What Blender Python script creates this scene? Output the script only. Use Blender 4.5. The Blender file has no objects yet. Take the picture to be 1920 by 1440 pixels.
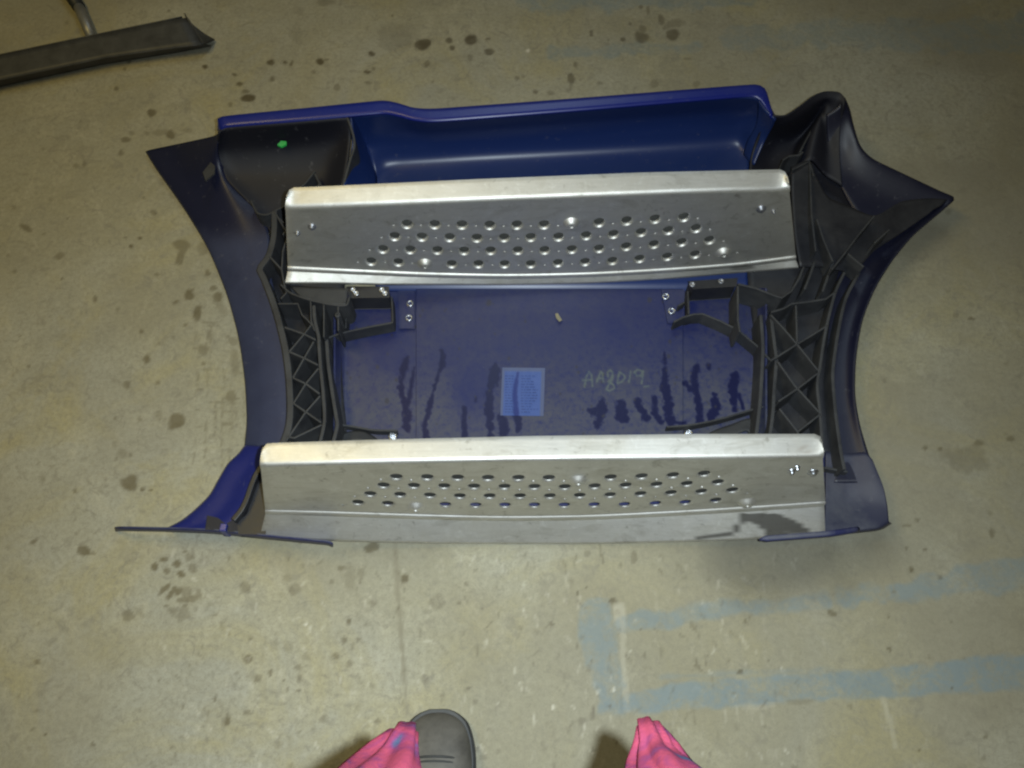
import bpy, bmesh, math, random
import numpy as np
from mathutils import Vector, Matrix, geometry

random.seed(7); np.random.seed(7)
sc = bpy.context.scene
col = sc.collection

# ------------------------------------------------------------------ camera
H = 1.30                      # phone held about chest height
TH = math.radians(25.0)       # tilt away from straight down
F = 1500.0                    # focal length in photo pixels (1920 wide)
cam_d = bpy.data.cameras.new('camera')
cam_d.sensor_width = 36.0
cam_d.lens = F * 36.0 / 1920.0
cam_d.clip_start = 0.02
cam_d.clip_end = 100.0
cam = bpy.data.objects.new('camera', cam_d)
cam.location = (0, 0, H)
cam.rotation_euler = (TH, 0, 0)
col.objects.link(cam)
sc.camera = cam

# ------------------------------------------------------------------ light
world = bpy.data.worlds.new('World'); sc.world = world
world.use_nodes = True
bg = world.node_tree.nodes['Background']
bg.inputs[0].default_value = (1.0, 0.86, 0.52, 1)
bg.inputs[1].default_value = 0.05

def lamp(name, kind, loc, target, energy, color, **kw):
    d = bpy.data.lights.new(name, kind); d.energy = energy; d.color = color
    for k, v in kw.items(): setattr(d, k, v)
    o = bpy.data.objects.new(name, d); o.location = loc
    o.rotation_euler = (Vector(target) - Vector(loc)).to_track_quat('-Z', 'Y').to_euler()
    col.objects.link(o); return o

# the phone's own light, just beside the lens
lamp('phone_flash', 'SPOT', (0.046, 0.014, H + 0.004), (0.03, 0.27, 0.0), 77.0, (0.84, 0.95, 1.0),
     spot_size=math.radians(104), spot_blend=1.0, shadow_soft_size=0.007)
# two workshop ceiling fittings ahead of the photographer
lamp('ceiling_lamp_warm', 'AREA', (-1.10, 0.85, 2.2), (-0.8, 0.2, 0.0), 14.5, (1.0, 0.77, 0.27),
     shape='RECTANGLE', size=0.35, size_y=1.2)
lamp('ceiling_lamp_cool', 'AREA', (0.10, 2.60, 2.6), (0.1, 1.2, 0.0), 11.0, (0.72, 0.88, 1.0),
     shape='RECTANGLE', size=0.8, size_y=1.5)

vs = sc.view_settings
vs.view_transform = 'Standard'; vs.look = 'None'; vs.exposure = 0.0; vs.gamma = 1.0
vs.use_curve_mapping = False
sc.cycles.use_denoising = True
sc.cycles.pixel_filter_type = 'BLACKMAN_HARRIS'; sc.cycles.filter_width = 2.3      # soft phone lens

# ------------------------------------------------------------------ pixel <-> world
CT, ST = math.cos(TH), math.sin(TH)
def P(px, py, z):
    a = (px - 960.0) / F; b = -(py - 720.0) / F
    dz = b * ST - CT
    D = (H - z) / -dz
    return Vector((D * a, D * (b * CT + ST), z))
def ray(px, py):
    a = (px - 960.0) / F; b = -(py - 720.0) / F
    return Vector((a, b * CT + ST, b * ST - CT))
def proj(co):                     # numpy (n,3) -> pixel coordinates
    x = co[:, 0]; y = co[:, 1]; z = co[:, 2] - H
    depth = y * ST - z * CT
    up = y * CT + z * ST
    return 960.0 + F * x / depth, 720.0 - F * up / depth

# ------------------------------------------------------------------ small numpy noise
_perm = np.random.RandomState(3).rand(256, 256)
def vnoise(x, y):
    xi = np.floor(x).astype(int); yi = np.floor(y).astype(int)
    fx = x - xi; fy = y - yi
    fx = fx * fx * (3 - 2 * fx); fy = fy * fy * (3 - 2 * fy)
    g = lambda i, j: _perm[i & 255, j & 255]
    return (g(xi, yi) * (1 - fx) + g(xi + 1, yi) * fx) * (1 - fy) + (g(xi, yi + 1) * (1 - fx) + g(xi + 1, yi + 1) * fx) * fy
def fbm(x, y, n=4):
    s = 0; a = 0.5
    for k in range(n):
        s = s + a * vnoise(x * 2 ** k + 17 * k, y * 2 ** k + 31 * k); a *= 0.5
    return s / (1 - 0.5 ** n)
def sstep(a, b, x):
    t = np.clip((x - a) / (b - a), 0, 1); return t * t * (3 - 2 * t)

def blob(px, py, cx, cy, rx, ry, ang=0.0, wob=0.35, soft=0.25, seed=0.0, fr=0.12):
    c, s = math.cos(math.radians(ang)), math.sin(math.radians(ang))
    dx = px - cx; dy = py - cy
    u = (dx * c + dy * s) / rx; v = (-dx * s + dy * c) / ry
    d = np.sqrt(u * u + v * v) + wob * (fbm(px * fr + seed, py * fr + seed * 1.7, 3) - 0.5) * 2
    return 1 - sstep(1 - soft, 1 + soft, d)
def stroke(px, py, pts, soft=1.5, wob=0.0, fr=0.1, seed=0.0):
    """pts: (x, y, half width); returns a soft mask"""
    best = np.full(px.shape, -1e9)
    for (x0, y0, w0), (x1, y1, w1) in zip(pts[:-1], pts[1:]):
        dx, dy = x1 - x0, y1 - y0; L2 = dx * dx + dy * dy + 1e-9
        t = np.clip(((px - x0) * dx + (py - y0) * dy) / L2, 0, 1)
        d = np.hypot(px - x0 - t * dx, py - y0 - t * dy)
        best = np.maximum(best, (w0 + (w1 - w0) * t) - d)
    if wob: best = best + wob * (fbm(px * fr + seed, py * fr + seed, 3) - 0.5) * 2
    return sstep(-soft, soft, best)

# ------------------------------------------------------------------ object helpers
def mesh_obj(name, verts, faces, mat, parent=None, smooth=True):
    me = bpy.data.meshes.new(name)
    me.from_pydata([tuple(v) for v in verts], [], faces)
    me.update()
    if smooth:
        me.polygons.foreach_set('use_smooth', [True] * len(me.polygons))
    if mat: me.materials.append(mat)
    o = bpy.data.objects.new(name, me); col.objects.link(o)
    if parent: o.parent = parent
    return o
def bm_obj(name, bm, mat, parent=None, smooth=True):
    me = bpy.data.meshes.new(name)
    bmesh.ops.recalc_face_normals(bm, faces=bm.faces)
    bm.to_mesh(me); bm.free()
    if smooth: me.polygons.foreach_set('use_smooth', [True] * len(me.polygons))
    if mat: me.materials.append(mat)
    o = bpy.data.objects.new(name, me); col.objects.link(o)
    if parent: o.parent = parent
    return o
def empty(name, label, cat, group=None):
    o = bpy.data.objects.new(name, None); col.objects.link(o)
    o.empty_display_size = 0.05
    o['label'] = label; o['category'] = cat
    if group: o['group'] = group
    return o
def tag(o, label, cat):
    o['label'] = label; o['category'] = cat; return o
def solid(o, t, off=-1.0):
    m = o.modifiers.new('thickness', 'SOLIDIFY'); m.thickness = t; m.offset = off
    m.use_even_offset = False
    return o
def sharp(o, deg=35):
    m = o.modifiers.new('split', 'EDGE_SPLIT'); m.split_angle = math.radians(deg); return o
def attr(o, name, vals):
    a = o.data.attributes.new(name, 'FLOAT', 'POINT')
    a.data.foreach_set('value', np.asarray(vals, dtype=np.float32))

def resample(rail, n, smooth=True):
    r = np.array(rail, float)
    if len(r) == 1: return np.repeat(r, n, 0)
    if smooth and len(r) > 2:
        pts = np.vstack([2 * r[0] - r[1], r, 2 * r[-1] - r[-2]])
        out = []
        for i in range(1, len(pts) - 2):
            p0, p1, p2, p3 = pts[i - 1], pts[i], pts[i + 1], pts[i + 2]
            for t in np.linspace(0, 1, 12, endpoint=False):
                # damped Catmull-Rom
                m1 = 0.4 * (p2 - p0); m2 = 0.4 * (p3 - p1)
                out.append((2*t**3-3*t**2+1)*p1 + (t**3-2*t**2+t)*m1 + (-2*t**3+3*t**2)*p2 + (t**3-t**2)*m2)
        out.append(pts[-2]); r = np.array(out)
    d = np.r_[0, np.cumsum(np.hypot(np.diff(r[:, 0]), np.diff(r[:, 1])) + 1e-6)]
    s = np.linspace(0, d[-1], n)
    return np.stack([np.interp(s, d, r[:, k]) for k in range(3)], 1)

def loft_data(rails, n=60, sub=4, smooth=True, cross='smooth'):
    """rails of (px, py, z) -> verts in world, faces.  cross: catmull or linear between rails"""
    R = np.stack([resample(r, n, smooth) for r in rails])     # k, n, 3
    rows = []
    k = len(R)
    for i in range(k - 1):
        p1, p2 = R[i], R[i + 1]
        p0 = R[i - 1] if i > 0 else 2 * p1 - p2
        p3 = R[i + 2] if i + 2 < k else 2 * p2 - p1
        for t in np.linspace(0, 1, sub, endpoint=False):
            if cross == 'smooth':
                m1 = 0.4 * (p2 - p0); m2 = 0.4 * (p3 - p1)
                rows.append((2*t**3-3*t**2+1)*p1 + (t**3-2*t**2+t)*m1 + (-2*t**3+3*t**2)*p2 + (t**3-t**2)*m2)
            else:
                rows.append(p1 * (1 - t) + p2 * t)
    rows.append(R[-1])
    G = np.stack(rows)
    m = G.shape[0]
    verts = [P(*G[j, i]) for j in range(m) for i in range(n)]
    faces = []
    for j in range(m - 1):
        for i in range(n - 1):
            a = j * n + i
            faces.append((a, a + n, a + n + 1, a + 1))
    return verts, faces
def join_data(items):
    V, Fc = [], []
    for v, f in items:
        b = len(V); V += list(v); Fc += [tuple(i + b for i in q) for q in f]
    return V, Fc

def wall_data(pts, t, z0, ztop=None, zs=None):
    """upright thin wall: pts are (px,py[,z]) of its top edge centre line; goes down to z0"""
    W = []
    for q in pts:
        z = q[2] if len(q) > 2 else ztop
        W.append(P(q[0], q[1], z))
    V, Fc = [], []
    n = len(W)
    for i, w in enumerate(W):
        a = W[max(i - 1, 0)]; b = W[min(i + 1, n - 1)]
        d = (b - a); d.z = 0; d.normalize()
        nrm = Vector((-d.y, d.x, 0)) * (t / 2)
        zb = z0
        V += [w + nrm, w - nrm,
              Vector((w.x - nrm.x * 1.25, w.y - nrm.y * 1.25, zb)), Vector((w.x + nrm.x * 1.25, w.y + nrm.y * 1.25, zb))]
    for i in range(n - 1):
        a = i * 4; b = a + 4
        for k in range(4):
            k2 = (k + 1) % 4
            Fc.append((a + k, b + k, b + k2, a + k2))
    Fc.append((0, 1, 2, 3)); e = (n - 1) * 4
    Fc.append((e + 3, e + 2, e + 1, e))
    return V, Fc
def wall(name, pts, t, z0, ztop, mat, parent, smooth_line=False, bevel=True):
    if smooth_line:
        pp = [(q[0], q[1], q[2] if len(q) > 2 else ztop) for q in pts]
        pts = [tuple(x) for x in resample(pp, max(8, 5 * len(pp)))]
    v, f = wall_data(pts, t, z0, ztop)
    o = mesh_obj(name, v, f, mat, parent, smooth=False)
    if bevel:
        m = o.modifiers.new('edge', 'BEVEL'); m.width = min(0.0012, t * 0.3); m.segments = 2; m.limit_method = 'ANGLE'
    return o
def tube(name, path, rad, mat, parent=None, seg=10, cap=True):
    V, Fc = [], []; n = len(path)
    rads = rad if isinstance(rad, (list, tuple)) else [rad] * n
    up = Vector((0, 0, 1))
    for i, w in enumerate(path):
        d = (path[min(i + 1, n - 1)] - path[max(i - 1, 0)]).normalized()
        s = d.cross(up)
        s = s.normalized() if s.length > 1e-5 else Vector((1, 0, 0))
        u = s.cross(d)
        for k in range(seg):
            a = 2 * math.pi * k / seg
            V.append(w + (s * math.cos(a) + u * math.sin(a)) * rads[i])
    for i in range(n - 1):
        for k in range(seg):
            k2 = (k + 1) % seg
            Fc.append((i*seg+k, i*seg+k2, (i+1)*seg+k2, (i+1)*seg+k))
    if cap:
        Fc.append(tuple(range(seg))[::-1]); Fc.append(tuple((n-1)*seg + k for k in range(seg)))
    return mesh_obj(name, V, Fc, mat, parent)
def lathe(name, prof, mat, parent, loc, seg=18, nrm=(0, 0, 1)):
    """prof: (r, h)"""
    q = Vector((0, 0, 1)).rotation_difference(Vector(nrm))
    V, Fc = [], []
    for r, h in prof:
        for k in range(seg):
            a = 2 * math.pi * k / seg
            V.append(Vector(loc) + q @ Vector((r * math.cos(a), r * math.sin(a), h)))
    for i in range(len(prof) - 1):
        for k in range(seg):
            k2 = (k + 1) % seg
            Fc.append((i*seg+k, i*seg+k2, (i+1)*seg+k2, (i+1)*seg+k))
    return mesh_obj(name, V, Fc, mat, parent)

# ------------------------------------------------------------------ materials
class NT:
    def __init__(s, name):
        s.m = bpy.data.materials.new(name); s.m.use_nodes = True
        s.t = s.m.node_tree; s.n = s.t.nodes; s.l = s.t.links
        s.b = s.n['Principled BSDF']
    def node(s, typ, **kw):
        n = s.n.new(typ)
        for k, v in kw.items(): setattr(n, k, v)
        return n
    def link(s, a, b): s.l.new(a, b)
    def coord(s, kind='Object', scale=(1, 1, 1)):
        c = s.node('ShaderNodeTexCoord'); mp = s.node('ShaderNodeMapping')
        mp.inputs['Scale'].default_value = scale
        s.link(c.outputs[kind], mp.inputs[0]); return mp.outputs[0]
    def noise(s, scale, detail=5, rough=0.6, co=None, dist=0.0):
        n = s.node('ShaderNodeTexNoise'); n.inputs['Scale'].default_value = scale
        n.inputs['Detail'].default_value = detail; n.inputs['Roughness'].default_value = rough
        n.inputs['Distortion'].default_value = dist
        if co is not None: s.link(co, n.inputs['Vector'])
        return n.outputs['Fac']
    def ramp(s, v, stops):
        r = s.node('ShaderNodeValToRGB'); e = r.color_ramp.elements
        while len(e) < len(stops): e.new(0.5)
        for i, (p, c) in enumerate(stops):
            e[i].position = p
            e[i].color = (c, c, c, 1) if isinstance(c, (int, float)) else (*c, 1)
        s.link(v, r.inputs[0]); return r.outputs[0]
    def mix(s, fac, a, b, mode='MIX'):
        n = s.node('ShaderNodeMix', data_type='RGBA', blend_type=mode)
        for i, v in ((0, fac), (6, a), (7, b)):
            if isinstance(v, (int, float)): n.inputs[i].default_value = v
            elif isinstance(v, tuple): n.inputs[i].default_value = (*v, 1)
            else: s.link(v, n.inputs[i])
        return n.outputs[2]
    def math(s, op, a, b=0.0, clamp=False):
        n = s.node('ShaderNodeMath', operation=op, use_clamp=clamp)
        for i, v in ((0, a), (1, b)):
            if isinstance(v, (int, float)): n.inputs[i].default_value = v
            else: s.link(v, n.inputs[i])
        return n.outputs[0]
    def attr(s, name):
        n = s.node('ShaderNodeAttribute', attribute_name=name); return n.outputs['Fac']
    def bump(s, h, strength, dist=0.002):
        n = s.node('ShaderNodeBump'); n.inputs['Strength'].default_value = strength
        n.inputs['Distance'].default_value = dist
        s.link(h, n.inputs['Height']); s.link(n.outputs[0], s.b.inputs['Normal'])
    def set(s, **kw):
        for k, v in kw.items():
            i = s.b.inputs[k.replace('_', ' ')]
            if isinstance(v, (int, float)): i.default_value = v
            elif isinstance(v, tuple): i.default_value = (*v, 1) if len(v) == 3 else v
            else: s.link(v, i)
        return s

def mat_floor():
    m = NT('concrete'); co = m.coord()
    n1 = m.noise(2.2, 6, 0.62, co, 0.6); n2 = m.noise(14, 6, 0.65, co, 0.3); n3 = m.noise(120, 4, 0.7, co)
    c = m.ramp(n1, [(0.30, (0.25, 0.226, 0.140)), (0.5, (0.335, 0.308, 0.203)), (0.70, (0.44, 0.418, 0.315))])
    c = m.mix(m.ramp(n2, [(0.35, 0.0), (0.7, 0.55)]), c, (0.29, 0.267, 0.18))
    hue = m.ramp(m.noise(1.6, 5, 0.6, co, 0.8), [(0.36, 0.0), (0.62, 1.0)])
    c = m.mix(m.math('MULTIPLY', hue, 0.55), c, (0.35, 0.355, 0.315))
    yel = m.ramp(m.noise(3.1, 5, 0.65, co, 1.0), [(0.50, 0.0), (0.66, 0.7)])
    c = m.mix(yel, c, (0.36, 0.315, 0.16))
    # pale scuffed patches where the old coating is worn off
    pale = m.ramp(m.noise(6.5, 8, 0.75, co, 1.2), [(0.52, 0.0), (0.64, 0.45)])
    c = m.mix(pale, c, (0.44, 0.412, 0.30))
    n4 = m.noise(30, 8, 0.72, co, 1.4); n5 = m.noise(52, 7, 0.7, m.coord('Object', (1.0, 0.55, 1.0)), 0.9)
    c = m.mix(m.ramp(n4, [(0.36, 0.55), (0.47, 0.0)]), c, (0.215, 0.20, 0.155))
    c = m.mix(m.ramp(n5, [(0.56, 0.0), (0.66, 0.28)]), c, (0.46, 0.435, 0.34))
    c = m.mix(m.ramp(n5, [(0.33, 0.30), (0.40, 0.0)]), c, (0.20, 0.185, 0.14))
    c = m.mix(m.ramp(m.noise(420, 3, 0.7, co), [(0.32, 0.55), (0.45, 0.0)]), c, (0.16, 0.15, 0.11))
    c = m.mix(m.ramp(n3, [(0.3, 0.45), (0.6, 0.0)]), c, (0.19, 0.175, 0.125))
    grim = m.attr('grime'); c = m.mix(m.math('MULTIPLY', grim, 1.0), c, (0.225, 0.205, 0.145))
    lit = m.attr('pale'); c = m.mix(lit, c, (0.58, 0.55, 0.45))
    pn = m.math('MULTIPLY', m.attr('paint'), m.ramp(m.noise(26, 6, 0.75, co, 0.4), [(0.34, 0.10), (0.56, 1.0)]), True)
    c = m.mix(m.math('MULTIPLY', pn, 0.68), c, m.mix(n2, (0.13, 0.19, 0.225), (0.20, 0.26, 0.285)))
    st = m.math('MULTIPLY', m.attr('stain'), m.ramp(m.noise(60, 4, 0.6, co), [(0.25, 0.75), (0.55, 1.0)]), True)
    c = m.mix(st, c, (0.072, 0.054, 0.020))
    dk = m.attr('shade_patch'); c = m.mix(dk, c, (0.085, 0.082, 0.066))  # corner shadow mixed into the concrete colour
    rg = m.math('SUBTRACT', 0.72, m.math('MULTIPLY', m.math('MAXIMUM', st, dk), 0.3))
    m.set(Base_Color=c, Roughness=rg, Specular_IOR_Level=0.35)
    m.bump(m.math('ADD', m.math('MULTIPLY', n3, 0.5), m.math('MULTIPLY', n2, 1.0)), 0.25, 0.002)
    return m.m

def mat_blue(name='blue_plastic', base=(0.010, 0.015, 0.075), rough=0.30, dust=0.25, masked=False):
    m = NT(name); co = m.coord()
    n = m.noise(9, 6, 0.65, co, 0.5); n2 = m.noise(70, 4, 0.7, co)
    d = m.math('MULTIPLY', m.ramp(n, [(0.38, 0.15), (0.62, 1.0)]), dust, True)
    geo = m.node('ShaderNodeNewGeometry'); sp = m.node('ShaderNodeSeparateXYZ')
    m.link(geo.outputs['Normal'], sp.inputs[0])
    up = m.ramp(m.math('ABSOLUTE', sp.outputs[2]), [(0.55, 0.15), (0.98, 1.0)])   # dust lies on level faces
    d = m.math('MULTIPLY', d, up)
    if masked: dcol = (0.052, 0.066, 0.135)
    else: dcol = (0.115, 0.12, 0.135)
    if masked: d = m.math('MULTIPLY', m.attr('sheen_dust'), m.ramp(n, [(0.3, 0.55), (0.6, 0.9)]), True)  # mask mixes a painted ceiling reflection with dust
    c = m.mix(d, base, dcol)
    c = m.mix(m.ramp(n2, [(0.62, 0.0), (0.75, 0.25)]), c, (0.2, 0.2, 0.22))
    m.set(Base_Color=c, Roughness=m.math('ADD', m.math('MULTIPLY', d, 0.5), rough), Specular_IOR_Level=0.5)
    m.bump(n2, 0.05, 0.001)
    return m.m

def mat_plate():
    m = NT('dusty_blue_plate'); co = m.coord()
    n = m.noise(5.5, 7, 0.68, co, 0.7); n2 = m.noise(95, 5, 0.75, co); n3 = m.noise(260, 3, 0.7, co)
    dust = m.attr('dust')
    d = m.math('MULTIPLY', m.math('ADD', m.math('MULTIPLY', n, 0.9), -0.10), 1.0, True)
    d = m.math('ADD', m.math('MULTIPLY', d, 0.55), dust, True)
    n6 = m.noise(38, 6, 0.7, co, 0.8)
    d = m.math('MULTIPLY', d, m.ramp(n2, [(0.30, 0.25), (0.52, 1.0)]), True)
    d = m.math('MULTIPLY', d, m.ramp(n6, [(0.34, 0.70), (0.58, 1.05)]), True)
    dr = m.attr('drip'); d = m.math('MULTIPLY', d, m.math('SUBTRACT', 1.0, dr), True)
    c = m.mix(d, (0.008, 0.014, 0.092), (0.078, 0.080, 0.084))
    c = m.mix(m.math('MULTIPLY', dr, 0.80), c, (0.006, 0.007, 0.035))
    sp = m.math('MULTIPLY', m.attr('speck'), 1.0); c = m.mix(sp, c, (0.03, 0.03, 0.045))
    c = m.mix(m.ramp(n3, [(0.70, 0.0), (0.78, 0.30)]), c, (0.35, 0.35, 0.36))
    ch = m.math('MULTIPLY', m.attr('chalk'), m.ramp(n2, [(0.25, 0.35), (0.5, 1.0)]), True)
    c = m.mix(m.math('MULTIPLY', ch, 0.34), c, (0.16, 0.21, 0.14))
    m.set(Base_Color=c, Roughness=m.math('ADD', 0.34, m.math('MULTIPLY', d, 0.4)), Specular_IOR_Level=0.45)
    m.bump(m.math('ADD', n2, d), 0.12, 0.001)
    return m.m

def mat_black(name='black_plastic', base=(0.012, 0.0125, 0.017), dcol=(0.045, 0.045, 0.047), dust=0.5, rough=0.42):
    m = NT(name); co = m.coord()
    n = m.noise(16, 6, 0.7, co, 0.4); n2 = m.noise(140, 4, 0.7, co)
    d = m.math('MULTIPLY', m.ramp(n, [(0.35, 0.1), (0.68, 1.0)]), dust, True)
    c = m.mix(d, base, dcol)
    m.set(Base_Color=c, Roughness=m.math('ADD', rough, m.math('MULTIPLY', d, 0.35)), Specular_IOR_Level=0.45)
    m.bump(n2, 0.08, 0.001)
    return m.m

def mat_alu():
    m = NT('mill_aluminium'); co = m.coord('Object', (1, 1, 1))
    sx = m.coord('Object', (3.0, 60, 60))
    n = m.noise(7, 6, 0.68, co, 0.8); brushed = m.noise(9, 5, 0.7, sx); n3 = m.noise(55, 5, 0.72, co, 0.5)
    c = m.mix(m.ramp(n, [(0.32, 0.0), (0.62, 1.0)]), (0.60, 0.585, 0.535), (0.72, 0.715, 0.69))
    c = m.mix(m.ramp(brushed, [(0.4, 0.30), (0.65, 0.0)]), c, (0.52, 0.51, 0.48))
    c = m.mix(m.ramp(n3, [(0.56, 0.0), (0.70, 0.55)]), c, (0.80, 0.80, 0.78))
    c = m.mix(m.ramp(n3, [(0.28, 0.6), (0.41, 0.0)]), c, (0.25, 0.235, 0.20))
    sm = m.noise(16, 7, 0.72, m.coord('Object', (0.6, 1.6, 1.6)), 1.6)
    c = m.mix(m.ramp(sm, [(0.34, 0.42), (0.48, 0.0)]), c, (0.40, 0.385, 0.335))
    c = m.mix(m.ramp(sm, [(0.60, 0.0), (0.70, 0.45)]), c, (0.74, 0.74, 0.72))
    wet = m.attr('wet'); c = m.mix(m.math('MULTIPLY', wet, 0.9), c, (0.085, 0.08, 0.07))
    ru = m.attr('rust'); c = m.mix(m.math('MULTIPLY', ru, 0.7), c, (0.22, 0.12, 0.05))
    r = m.math('ADD', m.ramp(n, [(0.3, 0.55), (0.7, 0.47)]), m.math('MULTIPLY', m.ramp(brushed, [(0.3, 0.0), (0.7, 1.0)]), 0.06))
    m.set(Base_Color=c, Metallic=0.92, Roughness=r)
    m.bump(m.math('ADD', brushed, n3), 0.05, 0.0008)
    return m.m

def mat_simple(name, base, rough=0.5, metal=0.0, var=0.25, scale=40, bump=0.1, spec=0.5, sheen=0.0):
    m = NT(name); co = m.coord()
    n = m.noise(scale, 5, 0.65, co, 0.3)
    dark = tuple(x * (1 - var) for x in base); lite = tuple(min(1, x * (1 + var)) for x in base)
    c = m.mix(m.ramp(n, [(0.3, 0.0), (0.7, 1.0)]), dark, lite)
    m.set(Base_Color=c, Roughness=rough, Metallic=metal, Specular_IOR_Level=spec)
    if sheen: m.set(Sheen_Weight=sheen)
    m.bump(n, bump, 0.001)
    return m.m

def mat_scarf():
    m = NT('tie_dyed_cloth'); co = m.coord()
    n = m.noise(34, 3, 0.5, co, 1.2); n2 = m.noise(420, 3, 0.6, co)
    c = m.ramp(n, [(0.33, (0.030, 0.060, 0.105)), (0.38, (0.095, 0.034, 0.090)), (0.45, (0.150, 0.026, 0.068)), (0.56, (0.220, 0.034, 0.062)), (0.74, (0.135, 0.026, 0.070))])
    m.set(Base_Color=c, Roughness=0.95, Specular_IOR_Level=0.1)
    m.bump(n2, 0.5, 0.001)
    return m.m

M = dict(floor=mat_floor(), blue=mat_blue(), plate=mat_plate(), black=mat_black(), alu=mat_alu(),
         rim=mat_blue('blue_rim', (0.004, 0.013, 0.19), 0.32, 0.06),
         wing=mat_blue('sheen_blue_plastic', (0.0045, 0.007, 0.030), 0.42, 0.3, True),
         pan=mat_blue('clean_blue_plastic', (0.011, 0.027, 0.120), 0.36, 0.04),
         strip=mat_blue('worn_blue_edge', (0.012, 0.016, 0.085), 0.45, 0.9),
         foot=mat_blue('bright_blue_plastic', (0.007, 0.013, 0.13), 0.30, 0.08),
         skinblue=mat_blue('navy_skin', (0.005, 0.006, 0.022), 0.45, 0.06),
         navy=mat_blue('dark_blue_plastic', (0.0045, 0.005, 0.012), 0.62, 0.05),
         ribm=mat_black('dusty_black_plastic', (0.018, 0.019, 0.023), (0.072, 0.073, 0.074), 0.6, 0.55),
         steel=mat_simple('bright_steel', (0.55, 0.57, 0.61), 0.34, 1.0, 0.12),
         dull=mat_simple('dull_zinc', (0.30, 0.31, 0.34), 0.45, 0.8, 0.3),
         rail=mat_simple('dark_grey_steel', (0.055, 0.056, 0.056), 0.55, 0.2, 0.35, 25),
         green=mat_simple('green_plastic', (0.015, 0.40, 0.07), 0.5, 0, 0.1),
         boot=mat_simple('grey_rubber', (0.088, 0.082, 0.072), 0.6, 0, 0.45, 20, 0.5),
         sole=mat_simple('black_sole', (0.035, 0.036, 0.036), 0.6, 0, 0.3, 30),
         trousers=mat_simple('dark_cloth', (0.03, 0.032, 0.04), 0.85, 0, 0.2, 60, 0.3),
         skin=mat_simple('skin', (0.50, 0.32, 0.24), 0.5, 0, 0.1),
         hair=mat_simple('dark_hair', (0.04, 0.03, 0.02), 0.6, 0, 0.3),
         flake=mat_simple('pale_flake', (0.24, 0.22, 0.15), 0.7, 0, 0.2),
         grip=mat_simple('black_grip', (0.018, 0.022, 0.024), 0.5),
         rod=mat_simple('grey_rod', (0.26, 0.26, 0.25), 0.45, 0.5, 0.2),
         scarf=mat_scarf())

# ------------------------------------------------------------------ floor
def axis(lo, hi, step, far_lo, far_hi):
    a = np.arange(lo, hi + 1e-6, step)
    pre = [far_lo, (far_lo + lo) / 2]; post = [(far_hi + hi) / 2, far_hi]
    return np.r_[pre, a, post]
gx = axis(-1.22, 1.22, 0.0036, -4, 4); gy = axis(-0.20, 1.86, 0.0036, -4, 5)
X, Y = np.meshgrid(gx, gy); nxg, nyg = len(gx), len(gy)
co = np.stack([X.ravel(), Y.ravel(), np.zeros(X.size)], 1)
ii = (np.arange(nyg - 1)[:, None] * nxg + np.arange(nxg - 1)[None, :]).ravel()
quads = np.stack([ii, ii + 1, ii + nxg + 1, ii + nxg], 1)
me = bpy.data.meshes.new('floor')
me.vertices.add(len(co)); me.vertices.foreach_set('co', co.ravel())
me.loops.add(quads.size); me.loops.foreach_set('vertex_index', quads.ravel().astype(np.int32))
me.polygons.add(len(quads))
me.polygons.foreach_set('loop_start', (np.arange(len(quads)) * 4).astype(np.int32))
me.update(calc_edges=True); me.materials.append(M['floor'])
floor = bpy.data.objects.new('floor', me); col.objects.link(floor)
floor['kind'] = 'structure'

px, py = proj(co)
far = (co[:, 1] < -0.3) | (np.abs(co[:, 0]) > 1.3) | (co[:, 1] > 1.95)
stain = np.zeros(len(co)); paint = np.zeros(len(co)); pale = np.zeros(len(co)); shade_patch = np.zeros(len(co)); grime = np.zeros(len(co))
def add(arr, fn, box, val):
    x0, y0, x1, y1 = box
    s = (px > x0) & (px < x1) & (py > y0) & (py < y1) & ~far
    if s.any(): arr[s] = np.maximum(arr[s], val * fn(px[s], py[s]))
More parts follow.
